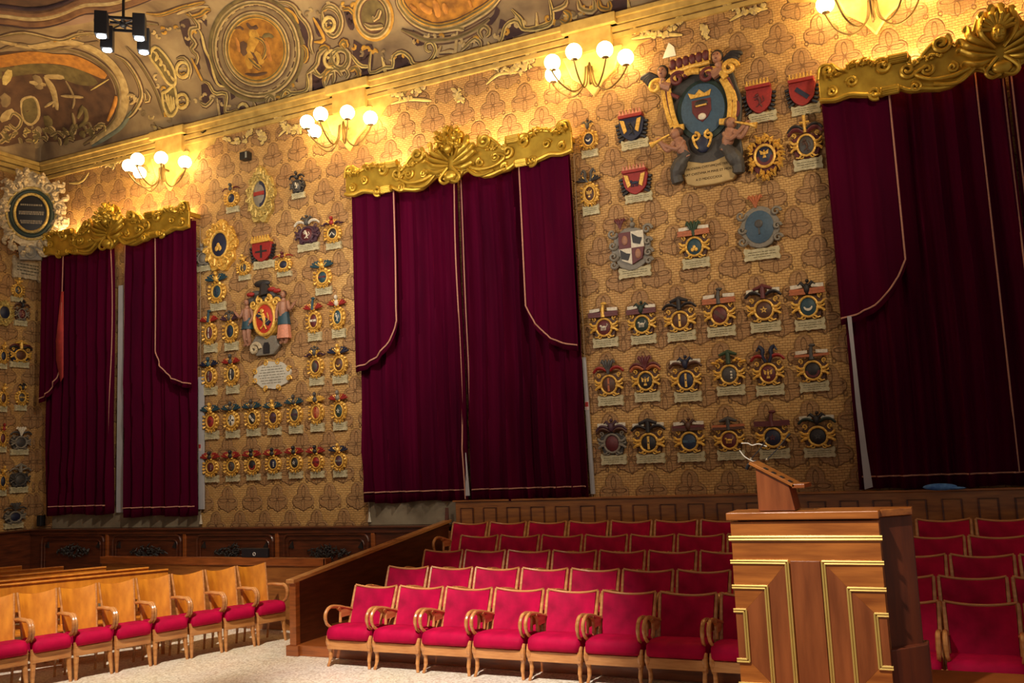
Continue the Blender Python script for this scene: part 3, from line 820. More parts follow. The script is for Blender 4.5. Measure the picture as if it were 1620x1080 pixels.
# long wooden benches behind them
bl = [((-10.45, 7.43), (-9.50, 9.10)), ((-10.98, 7.80), (-10.01, 9.25)), ((-11.57, 8.22), (-10.81, 9.25)), ((-12.10, 8.60), (-11.61, 9.21)), ((-12.69, 9.01), (-12.46, 9.19))]
d0 = Vector((.55, .835, 0)).normalized()
for i, (a, b) in enumerate(bl):
    e = Vector((b[0], b[1], 0)); L = 3.6
    root = empty('wooden_bench', e-d0*L, atan2(d0.y, d0.x))
    tag(root, f'long varnished plywood bench, {["nearest behind the wooden armchairs", "second behind the wooden armchairs", "third behind the wooden armchairs", "fourth behind the wooden armchairs", "farthest at the left edge"][i]}', 'bench', 'long wooden benches')
    # local: x along the bench, +y behind (towards the left of the room)
    MB().box(0, L, 0, .022, .66, .985).box(0, L, -.02, .03, .985, 1.005).build('backrest', WORANGE, root, smooth=False, bevel=.004)
    MB().box(0, L, -.36, -.02, .42, .45).build('seat', WORANGE, root, smooth=False, bevel=.006)
    MB().box(0, L, .03, .33, .70, .72).build('writing_shelf', WORANGE, root, smooth=False, bevel=.004)
    for q in range(4):
        x = .12+(L-.24)*q/3
        MB().prism([(-.34, 0), (-.30, 0), (-.27, .40), (.0, .40), (.05, 0), (.10, 0), (.03, .98), (-.0, .98), (-.02, .46), (-.34, .42)], x-.02, x+.02, 'x').build('leg', WORANGE, root, smooth=False, bevel=.004)

# wooden parapet desk parallel to the wall behind the armchairs
par_ = empty('parapet', (-8.05, 10.52, 0)); tag(par_, 'long low wooden parapet with capping rail in front of the dark wall panelling', 'parapet')
MB().box(-4.35, 0, 0, .05, 0, .88).build('panel', WMID, par_, smooth=False, bevel=.004)
MB().box(-4.35, 0, -.03, .08, .88, .985).build('capping', WRED, par_, smooth=False, bevel=.006)
MB().box(-.03, .01, -.03, .10, 0, .985).build('end_post', WRED, par_, smooth=False, bevel=.004)
bk = atY(1000/5.0625+240, 883, 10.55)
scr = empty('flat_screen_case', (-9.33, 10.56, .985)); tag(scr, 'flat black case with a small white emblem standing on the wooden parapet', 'case')
MB().box(-.24, .24, -.02, .03, 0, .13).build('case', BLACK, scr, smooth=False, bevel=.008)
MB().ring(.0, .05, .022, .022, .005, .025, 14).build('emblem', WHITE, scr)

# ================================================================== DAIS AND LECTERN
DZ = .60
struct(MB().box(-1.35, XR, 5.2, 7.5, 0, DZ).build('trim_dais', WRED, smooth=False, bevel=.006))
LY = 6.2
lec = empty('lectern', (-1.0, LY, DZ)); tag(lec, 'large walnut lectern with stepped brass beading on its front panel', 'lectern')
X0, X1 = -1.462+1.0, -.548+1.0     # local x
LH = 1.815-DZ
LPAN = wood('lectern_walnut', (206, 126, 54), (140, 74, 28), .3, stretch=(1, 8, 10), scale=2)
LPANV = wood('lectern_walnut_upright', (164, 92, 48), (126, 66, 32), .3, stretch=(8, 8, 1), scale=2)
LSIDE = wood('lectern_side_shaded_walnut', (116, 50, 16), (84, 32, 10), .6, stretch=(8, 8, 1), scale=2)  # shade of the side turned from the light is put into this darker walnut
MB().box(X0, X1, 0, .10, 0, LH-.06).build('front_panel', LPAN, lec, smooth=False, bevel=.004)
# applied fields give the mitred veneer its depth
cx = (X0+X1)/2; hwid = (X1-X0)/2
def zl(zw): return zw-DZ
zt0 = zl(atY(1150, 886, LY).z); zt1 = zl(atY(1155, 925, LY).z); zt2 = zl(atY(1157, 962, LY).z); zt3 = zl(atY(1165, 1044, LY).z); zbar = zl(atY(1145, 849, LY).z)
xA = atY(1248, 900, LY).x+1; xB = atY(1216, 940, LY).x+1; xC = atY(1183, 980, LY).x+1
RM = lambda x: 2*cx-x
zmid = (zt2+zt3)/2
MB().box(xA+.012, RM(xA)-.012, -.012, .01, .0, zt0).build('centre_stile', LPANV, lec, smooth=False, bevel=.003)
EDG = [(xA, zt0), (xB, zt1), (xC, zt2)]
for sgn in (0, 1):
    mir = (lambda x: x) if sgn == 0 else RM
    for n_, (xe, za) in enumerate(EDG):
        zb_ = 2*zmid-za; d = .012+.005*n_; xo = mir(X0); zb0 = max(0, zb_)
        def vp_(pts, name, mt): MB().prism([(mir(a), b) for a, b in pts], -d, .01).build(name, mt, lec, smooth=False, bevel=.0015)
        if n_ < 2:
            xn, zn = EDG[n_+1]; zbn = 2*zmid-zn
            vp_([(X0, za), (xe, za), (xn, zn), (X0, zn)], 'veneer_panel', LPAN)
            if zb_ >= 0:
                vp_([(xe, za), (xe, zb_), (xn, zbn), (xn, zn)], 'veneer_panel', LPANV); vp_([(X0, zb_), (xe, zb_), (xn, zbn), (X0, zbn)], 'veneer_panel', LPAN)
            else:
                t_ = (0-zb_)/(zbn-zb_); xm_ = xe+(xn-xe)*t_
                vp_([(xe, za), (xe, 0), (xm_, 0), (xn, zbn), (xn, zn)], 'veneer_panel', LPANV); vp_([(X0, 0), (xm_, 0), (xn, zbn), (X0, zbn)], 'veneer_panel', LPAN)
        else: vp_([(X0, za), (xe, za), (xe, zb_), (X0, zb_)], 'veneer_panel', LPANV)
        for off in (0, .015):
            z_ = za-off
            pts = [(mir(X0-.012), -d-.006, z_), (mir(xe-off), -d-.006, z_), (mir(xe-off), -d-.006, max(-.0, zb_+off))]
            if zb_ > 0: pts.append((mir(X0-.012), -d-.006, zb_+off))
            bd = MB()
            for a, b in zip(pts[:-1], pts[1:]): bd.tube([a, b], .0065, 8)
            bd.build('brass_beading', BRASS, lec)
for off in (0, .018):
    MB().tube([(X0-.014, -.008, zbar-off), (X1+.014, -.008, zbar-off)], .0085, 8).build('brass_beading', BRASS, lec)
MB().box(X0-.02, X1+.006, -.025, .30, LH-.048, LH).build('top_slab', LPAN, lec, smooth=False, bevel=.005)
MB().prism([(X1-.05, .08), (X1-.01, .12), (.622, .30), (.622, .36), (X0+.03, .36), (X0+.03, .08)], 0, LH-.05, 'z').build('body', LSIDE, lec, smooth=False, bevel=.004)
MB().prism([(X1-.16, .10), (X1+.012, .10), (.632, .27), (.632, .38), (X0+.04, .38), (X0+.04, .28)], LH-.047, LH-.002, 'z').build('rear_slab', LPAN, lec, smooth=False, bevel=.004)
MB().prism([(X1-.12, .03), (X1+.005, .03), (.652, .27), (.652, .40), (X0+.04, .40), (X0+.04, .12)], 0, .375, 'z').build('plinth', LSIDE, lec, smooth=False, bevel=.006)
# reading stand on the top
rsx0 = atY(1197, 760, LY+.07).x+1; rsx1 = atY(1258, 800, LY+.07).x+1
zr0 = zl(atY(1192, 735, LY+.07).z); zr1 = zl(atY(1252, 766, LY+.07).z)
rs = empty('reading_stand', (0, 0, 0)); rs.location = (-1.0, LY, DZ); tag(rs, 'sloping walnut reading stand on top of the lectern, with slots along its upper side', 'reading stand')
MB().prism([(rsx0, LH+.004), (rsx1, LH+.004), (rsx1-.03, zr1), (rsx0, zr0-.01)], .06, .30).build('side_support', LPANV, rs, smooth=False, bevel=.004)
th = atan2(zr1-zr0, rsx1-rsx0)
def rp(s, n, y): return (rsx0-.04+s*cos(th)-n*sin(th), y, zr0+.005+s*sin(th)+n*cos(th))
Ls = sqrt((rsx1-rsx0)**2+(zr1-zr0)**2)+.05
def slab(mb, s0, s1, n0, n1, y0, y1):
    return mb.add([rp(s0, n0, y0), rp(s1, n0, y0), rp(s1, n0, y1), rp(s0, n0, y1), rp(s0, n1, y0), rp(s1, n1, y0), rp(s1, n1, y1), rp(s0, n1, y1)],
                  [(0, 3, 2, 1), (4, 5, 6, 7), (0, 1, 5, 4), (1, 2, 6, 5), (2, 3, 7, 6), (3, 0, 4, 7)])
slab(MB(), 0, Ls, 0, .02, .04, .33).build('board', WALN, rs, smooth=False, bevel=.003)
e_ = rp(Ls, .0, 0)
MB().box(e_[0]-.01, e_[0]+.07, .04, .33, e_[2]-.004, e_[2]+.022).build('book_ledge', WRED, rs, smooth=False, bevel=.003)
for q in range(4):
    slab(MB(), .09+q*.058, .115+q*.058, .018, .023, .06, .14).build('slot', BLACK, rs, smooth=False)
# microphones
def mic(name, p0, p1, label, Yd):
    a = atY(*p0, Yd); b = atY(*p1, Yd+.12); root = empty(name, a); tag(root, label, 'microphone')
    v = b-a
    MB().tube(bez([(0, 0, 0), v*.5+Vector((.0, 0, -.006)), v], 6), .0035, 6).build('gooseneck', BLACK, root)
    MB().tube([v*.97, v*1.10], [.008, .009], 8).build('capsule', BLACK, root)
    MB().ell((0, 0, 0), (.013, .013, .013), 10, 8).build('base_joint', NI, root)
mic('microphone', (1188, 726), (1213, 695), 'left of the two thin gooseneck microphones on the reading stand', LY+.3)
mic('microphone', (1213, 727), (1246, 690), 'right of the two thin gooseneck microphones on the reading stand', LY+.3)
c_ = [atY(x, y, LY+.25) for x, y in ((1170, 712), (1178, 722), (1190, 729), (1198, 732))]
o = MB().tube(bez([p-c_[0] for p in c_], 5), .004, 6).build('white_cable', WHITE); o.location = c_[0]; tag(o, 'short white cable end curling at the left edge of the reading stand', 'cable')
c_ = [atY(x, y, LY+.4) for x, y in ((1173, 701), (1183, 701), (1190, 704), (1200, 702), (1213, 706))]
o = MB().tube(bez([p-c_[0] for p in c_], 5), .004, 6).build('white_cable', WHITE); o.location = c_[0]; tag(o, 'wavy white cable rising above the reading stand microphones', 'cable')
c_ = [atY(x, y, LY+.28) for x, y in ((1181, 742), (1186, 733), (1196, 729))]
o = MB().tube(bez([p-c_[0] for p in c_], 5), [.012]*5+[.008]*6, 8).build('microphone_clip', BLACK); o.location = c_[0]; tag(o, 'small black clip hanging under the left corner of the reading stand', 'clip')

# ================================================================== CORDS, TAGS, SMALL WALL DEVICES
TASS = mat('ivory_tassel', (206, 196, 176), .9, 0, scale=50)
CORD = mat('beige_cord', (170, 146, 120), .8, 0)
def cord(x, ztop, zbot, y, lab, tag_z=None, tassel=True):
    root = empty('curtain_cord', (x, y, zbot)); tag(root, lab, 'cord', 'curtain pull cords')
    MB().tube([(0, 0, .16), (0, 0, ztop-zbot)], .006, 6).build('cord', CORD, root)
    if tassel: MB().lathe([(.004, .17), (.014, .15), (.012, .12), (.03, .02), (.033, 0), (.004, 0)], (0, 0, 0), 12).build('tassel', TASS, root)
    if tag_z:
        t = empty('warning_tag', (x, y-.02, tag_z)); tag(t, lab.split(' with')[0].replace('beige pull cord', 'small red and white tag on the cord'), 'tag', 'red and white tags')
        MB().box(-.03, .03, -.004, .004, 0, .13).build('card', mat('tag_white', (220, 200, 195), .7), t, smooth=False)
        MB().box(-.026, .026, -.007, -.002, .05, .12).build('red_print', mat('tag_red', (176, 50, 46), .7), t, smooth=False)
cord(-12.86, 6.9, 1.28, WY-.05, 'beige pull cord at the right side of the left window', 2.62)
cord(-9.115, 6.9, 1.28, WY-.05, 'beige pull cord at the left side of the middle window')
cord(-5.115, 6.9, 1.38, WY-.05, 'beige pull cord at the right side of the middle window', 2.9)
cord(-1.335, 6.9, 1.46, WY-.05, 'beige pull cord at the left side of the right window')
sp_ = atY(388, 253, WY-.1)
sk = empty('wall_speaker', (sp_.x, WY, sp_.z)); tag(sk, 'small dark box speaker on the wall above the left group of arms', 'speaker')
MB().box(-.09, .09, -.16, -.02, 0, .15).build('box', BLACK, sk, smooth=False, bevel=.01)
MB().box(.05, .085, -.163, -.158, .02, .13).build('light_edge', mat('pale_grey_front', (150, 150, 140), .5), sk, smooth=False)
p_ = atY(1058, 80, WY)
o = MB().prism([(-.10, -.11), (.11, -.11), (.09, .03), (.01, .12), (-.05, .0)], -.02, 0).build('white_wall_patch', WHITE, None, bevel=.005); o.location = (p_.x, WY, p_.z); tag(o, 'small white triangular fixture on the wall above the largest coat of arms', 'fixture')
p_ = atY(62, 832, WY-.1)
o = MB().box(-.06, .06, -.12, 0, 0, .22).build('wall_box', BLACK, None, smooth=False, bevel=.01); o.location = (p_.x, WY, p_.z); tag(o, 'small black box on the wall under the left end of the left curtain', 'box')
p_ = atY(320, 207, WY-.2)
o = MB().tube([(-.06, 0, 0), (0, -.03, -.03), (.06, 0, .01)], .018, 6).build('cornice_clip', IRON); o.location = (p_.x, WY-.16, p_.z); tag(o, 'tiny dark clip sitting on the yellow cornice', 'clip')
p_ = atY(1487, 768, HY-.0)
cl = MB().ell((0, 0, .03), (.20, .05, .045), 14, 8); cl.ell((.14, 0, .012), (.16, .04, .02), 12, 6)
o = cl.build('blue_cloth', mat('blue_cloth', (96, 150, 214), .8, 0, rgb2=(40, 90, 170), scale=14)); o.location = (p_.x, HY-.02, 1.61); tag(o, 'crumpled light blue cloth on the ledge under the right window', 'cloth')

# ================================================================== HANGING SPOTLIGHT CLUSTER
hp = atY(195, 38, 8.0)
hg = empty('hanging_spotlights', (hp.x, hp.y, hp.z), radians(40)); tag(hg, 'black ceiling-hung frame with four lit white spotlights', 'spotlight')
MB().tube([(0, 0, 0), (.0, 0, zt-hp.z)], .018, 8).build('rod', BLACK, hg)
MB().box(-.16, .16, -.012, .012, -.0, .025).box(-.012, .012, -.16, .16, 0, .025).box(-.2, .2, -.19, -.165, -.02, .01).box(-.2, .2, .165, .19, -.02, .01).tube([(-.18, -.18, .0), (.18, .18, .0)], .01, 6).tube([(-.18, .18, 0), (.18, -.18, 0)], .01, 6).ell((0, 0, 0), (.05, .05, .05)).build('frame', BLACK, hg)
LED = emis('lit_cool_lens', (.75, .88, 1.0), 30)
for sx in (-1, 1):
    for sy in (-1, 1):
        hd = MB().box(sx*.22-.075, sx*.22+.075, sy*.2-.08, sy*.2+.08, -.27, .03).build('lamp_head', BLACK, hg, smooth=False, bevel=.008)
        MB().lathe([(.055, 0), (.055, -.012), (.01, -.016)], (sx*.22, sy*.2, -.27), 16).build('lens', LED, hd)

# ================================================================== COATS OF ARMS
def cm_(name, rgb, rough=.55, rgb2=None, metal=0): return mat(name, rgb, rough, metal, rgb2=rgb2, scale=30, bump=.1)
PAL = {
 'red': cm_('paint_red', (150, 34, 30)), 'orange': cm_('paint_orange', (176, 98, 56)), 'blue': cm_('paint_blue', (36, 50, 76)), 'navy': cm_('paint_navy', (28, 34, 62)),
 'black': cm_('paint_black', (34, 30, 34)), 'brown': cm_('paint_brown', (84, 50, 34)), 'white': cm_('paint_white', (216, 206, 186)), 'gold': GILT2, 'pgold': GILTP,
 'teal': cm_('paint_teal', (34, 68, 82)), 'green': cm_('paint_green', (44, 66, 42)), 'maroon': cm_('paint_maroon', (96, 34, 38)), 'grey': cm_('paint_grey', (128, 120, 108)),
 'flesh': cm_('paint_flesh', (160, 112, 88)), 'steel': cm_('paint_steel_blue', (56, 82, 104)), 'dgrey': cm_('paint_dark_grey', (70, 66, 64)), 'purple': cm_('paint_plum', (74, 44, 60)),
 'stone': STONE, 'dgreen': cm_('paint_dark_green', (34, 52, 46)), 'salmon': cm_('paint_salmon', (206, 134, 106))}

def charge(kind, col, cx, cz, rx, rz, d, root):
    if not kind: return
    mb = MB(); mt = PAL[col]
    if kind == 'bend': mb.prism([(cx-rx*.75, cz+rz*.35), (cx-rx*.45, cz+rz*.68), (cx+rx*.75, cz-rz*.35), (cx+rx*.45, cz-rz*.68)], -d-.004, -d+.02)
    elif kind == 'pale': mb.box(cx-rx*.14, cx+rx*.14, -d-.004, -d+.02, cz-rz*.85, cz+rz*.85)
    elif kind == 'fess': mb.box(cx-rx*.85, cx+rx*.85, -d-.004, -d+.02, cz-rz*.15, cz+rz*.2)
    elif kind == 'cross': mb.box(cx-rx*.12, cx+rx*.12, -d-.004, -d+.02, cz-rz*.8, cz+rz*.8).box(cx-rx*.8, cx+rx*.8, -d-.003, -d+.02, cz-rz*.1, cz+rz*.12)
    elif kind == 'lower': 
        pts = [(cx+rx*.93*cos(radians(a)), cz+rz*.93*sin(radians(a))) for a in range(180, 361, 12)]; mb.prism(pts, -d+.008, -d+.03)
    elif kind == 'half':
        pts = [(cx+rx*.93*cos(radians(a)), cz+rz*.93*sin(radians(a))) for a in range(-90, 91, 12)]; mb.prism(pts, -d+.008, -d+.03)
    elif kind == 'beast':
        mb.ell((cx, -d, cz+rz*.02), (rx*.42, .014, rz*.16)).ell((cx-rx*.42, -d, cz+rz*.2), (rx*.17, .014, rz*.15))
        for q in (-.32, -.12, .12, .32): mb.tube([(cx+rx*q, -d, cz), (cx+rx*(q-.05), -d, cz-rz*.42)], rx*.06, 6)
        mb.tube([(cx+rx*.4, -d, cz+rz*.05), (cx+rx*.6, -d, cz+rz*.3), (cx+rx*.5, -d, cz+rz*.45)], rx*.05, 6)
    elif kind == 'lion':
        mb.tube(bez([(cx+rx*.05, -d, cz-rz*.45), (cx+rx*.12, -d, cz-rz*.1), (cx-rx*.08, -d, cz+rz*.3)], 5), [rx*.12]*5+[rx*.17]*6, 7).ell((cx-rx*.15, -d-.003, cz+rz*.5), (rx*.2, .016, rz*.15))
        for (a, b, e, f) in ((-.05, .25, -.5, .35), (-.02, .12, -.45, .08), (.05, -.4, -.3, -.62), (.1, -.4, .3, -.7)): mb.tube([(cx+rx*a, -d, cz+rz*b), (cx+rx*e, -d, cz+rz*f)], rx*.07, 6)
        mb.tube(bez([(cx+rx*.12, -d, cz-rz*.3), (cx+rx*.55, -d, cz-rz*.1), (cx+rx*.4, -d, cz+rz*.35)], 4), rx*.05, 6)
    elif kind == 'star':
        pts = []
        for q in range(10): a = pi/2+q*pi/5; r = .45 if q % 2 == 0 else .18; pts.append((cx+rx*r*cos(a)*1.1, cz+rz*r*sin(a)))
        mb.prism(pts, -d-.004, -d+.02)
    elif kind == 'dots':
        for q in (-.45, -.08, .3): mb.ell((cx+rx*.3, -d+.002, cz+rz*q), (rx*.16, .01, rx*.16), 8, 6)
    elif kind == 'crescent':
        pts = [(cx+rx*.55*cos(radians(a)), cz+rz*.5*sin(radians(a))) for a in range(180, 361, 15)]+[(cx+rx*.42*cos(radians(a)), cz+rz*.08+rz*.3*sin(radians(a))) for a in range(350, 189, -15)]
        mb.prism(pts, -d-.004, -d+.02)
    elif kind == 'bird':
        mb.ell((cx, -d, cz), (rx*.17, .015, rz*.3)).ell((cx, -d, cz+rz*.38), (rx*.11, .014, rz*.1))
        for sx in (-1, 1): mb.prism([(cx+sx*rx*.1, cz+rz*.2), (cx+sx*rx*.6, cz+rz*.5), (cx+sx*rx*.5, cz-rz*.1), (cx+sx*rx*.12, cz-rz*.15)], -d-.002, -d+.02)
        mb.prism([(cx-rx*.15, cz-rz*.25), (cx+rx*.15, cz-rz*.25), (cx+rx*.25, cz-rz*.6), (cx-rx*.25, cz-rz*.6)], -d-.001, -d+.02)
    elif kind == 'chevron': mb.prism([(cx-rx*.7, cz-rz*.35), (cx, cz+rz*.3), (cx+rx*.7, cz-rz*.35), (cx+rx*.6, cz-rz*.55), (cx, cz+rz*.05), (cx-rx*.6, cz-rz*.55)], -d-.004, -d+.02)
    elif kind == 'hill':
        for q, zz, r in ((-.25, -.4, .25), (.25, -.4, .25), (0, -.1, .25)): mb.ell((cx+rx*q, -d, cz+rz*zz), (rx*r, .012, rz*.26), 10, 6)
    elif kind == 'tree': mb.box(cx-rx*.06, cx+rx*.06, -d-.003, -d+.02, cz-rz*.6, cz).ell((cx, -d, cz+rz*.2), (rx*.35, .014, rz*.32))
    mb.build('charge', mt, root)

def scroll_plate(root, w, h, d=.05, lines=3, curve=.02, mt=None, name='name_plaque', zoff=0, cx=0, seedv=1, ink=True):
    """parchment plaque with curled, wavy edges"""
    rn = random.Random(seedv); n = 9
    top = [(cx-w/2+w*i/n, zoff+h+(curve*.5)*sin(i*1.9+seedv)+(.10*h if i in (0, n) else 0)) for i in range(n+1)]
    bot = [(cx+w/2-w*i/n, zoff+(curve)*abs(sin(i*1.3+seedv))-(.06*h if i in (0, n) else 0)) for i in range(n+1)]
    side_r = [(cx+w/2+.03*w, zoff+h*.8), (cx+w/2-.01*w, zoff+h*.5), (cx+w/2+.035*w, zoff+h*.22)]
    side_l = [(cx-w/2-.03*w, zoff+h*.2), (cx-w/2+.01*w, zoff+h*.5), (cx-w/2-.03*w, zoff+h*.82)]
    p = MB().prism(top+side_r+bot+side_l, -d, 0).build(name, mt or PARCH, root, bevel=min(.01, h*.08))
    if ink and lines:
        tx = MB()
        for li in range(lines):
            z = zoff+h*(.80-.62*(li+.5)/lines); x = cx-w*.40*(1 if li < lines-1 else .6); xe = -x+2*cx
            while x < xe:
                ww = rn.uniform(.06, .14)*w; x2 = min(x+ww, xe)
                tx.box(x, x2, -d-.002, -d+.004, z-h*.022, z+h*.028); x = x2+.018*w
        tx.build('lettering', INK, p, smooth=False)
    return p

def wings(root, cx, z, w, h, cols, d=.08, style='ribbon', name='mantling'):
    """coloured cloth/fan to both sides of the helm"""
    for ci, col in enumerate(cols):
        mb = MB(); dz = -ci*h*.36
        for sx in (-1, 1):
            if style == 'ribbon':
                pts = bez([(cx+sx*w*.06, -d, z+dz+h*.05), (cx+sx*w*.22, -d-.02, z+dz+h*.42), (cx+sx*w*.38, -d-.01, z+dz+h*.35), (cx+sx*w*.5, -d, z+dz-h*.15)], 5)
                mb.tube(pts, [h*.22]*4+[h*.26]*6+[h*.2]*5+[h*.1], 8, flat=.75)
            elif style == 'fan':
                for q in range(4):
                    a = radians(12+q*19); L = w*.42*(1-.1*q)
                    c = Vector((cx+sx*w*.08, -d, z+dz-h*.1)); e = c+Vector((sx*L*cos(a), -.01, L*sin(a)*.8))
                    mb.tube([c, c+(e-c)*.6, e], [w*.03, w*.06, w*.035], 7)
            elif style == 'flat':
                mb.prism([(cx+sx*w*.04, z+dz), (cx+sx*w*.5, z+dz+h*.05), (cx+sx*w*.47, z+dz+h*.40), (cx+sx*w*.05, z+dz+h*.34)] if sx > 0 else [(cx+sx*w*.05, z+dz+h*.34), (cx+sx*w*.47, z+dz+h*.40), (cx+sx*w*.5, z+dz+h*.05), (cx+sx*w*.04, z+dz)], -d-.03, -d)
            elif style == 'tuft':
                for q in range(5): mb.ell((cx+sx*w*(.18+.07*q), -d-.01, z+dz+h*.25*sin(q*1.4)), (w*.07, .035, h*.2), 8, 6)
        mb.build(name, PAL[col], root)

def crest(root, kind, col, cx, z, w, h, d=.09):
    mb = MB()
    if kind == 'bust': mb.ell((cx, -d, z+h*.25), (w*.11, .05, h*.28)).ell((cx, -d-.02, z+h*.7), (w*.07, .04, h*.2))
    elif kind == 'bird':
        mb.ell((cx, -d, z+h*.35), (w*.09, .05, h*.34)).ell((cx+w*.03, -d-.02, z+h*.8), (w*.05, .04, h*.12))
        for sx in (-1, 1): mb.tube([(cx, -d, z+h*.4), (cx+sx*w*.16, -d, z+h*.75), (cx+sx*w*.24, -d, z+h*.6)], [w*.04, w*.045, w*.015], 7)
    elif kind == 'plumes':
        for a in (-40, -14, 14, 40): mb.tube(bez([(cx, -d, z), (cx+w*.16*sin(radians(a)), -d-.01, z+h*.6), (cx+w*.28*sin(radians(a)), -d, z+h*.9), (cx+w*.34*sin(radians(a)), -d, z+h*.72)], 4), [w*.03]*4+[w*.05]*5+[w*.03]*4, 7)
    elif kind == 'horns':
        for sx in (-1, 1): mb.tube(bez([(cx+sx*w*.05, -d, z), (cx+sx*w*.13, -d-.01, z+h*.4), (cx+sx*w*.12, -d, z+h*.75), (cx+sx*w*.22, -d, z+h*.98), (cx+sx*w*.30, -d, z+h*.72)], 4), [w*.05]*6+[w*.065]*7+[w*.03]*4, 7)
    elif kind == 'tall': mb.tube([(cx, -d, z), (cx-w*.02, -d, z+h*.5), (cx+w*.02, -d, z+h)], [w*.08, w*.06, w*.04], 8).ell((cx+w*.03, -d, z+h*.95), (w*.1, .03, h*.12))
    elif kind == 'wide': mb.tube([(cx-w*.26, -d, z+h*.6), (cx, -d, z+h*.8), (cx+w*.26, -d, z+h*.6)], [w*.04, w*.07, w*.04], 8).tube([(cx, -d, z), (cx, -d, z+h*.8)], w*.07, 8)
    elif kind == 'cross': mb.tube([(cx, -d, z), (cx, -d, z+h)], w*.05, 7).tube([(cx-w*.14, -d, z+h*.6), (cx+w*.14, -d, z+h*.6)], w*.04, 7)
    mb.build('crest', PAL[col], root)

def crown(root, cx, z, w, h, d, base, tips):
    MB().prism([(cx-w/2, z), (cx+w/2, z+.0), (cx+w/2+.01, z+h*.35), (cx-w/2-.01, z+h*.35)], -d-.05, 0).build('crown_band', PAL[base], root, bevel=.006)
    mb = MB(); n = 7
    for q in range(n):
        x = cx-w/2+w*(q+.5)/n; mb.prism([(x-w*.07, z+h*.3), (x+w*.07, z+h*.3), (x+w*.012, z+h*.82), (x-w*.012, z+h*.82)], -d-.045, -d-.01).ell((x, -d-.03, z+h*.86), (w*.035, .02, h*.10), 7, 5)
    mb.build('crown_points', PAL[tips], root)

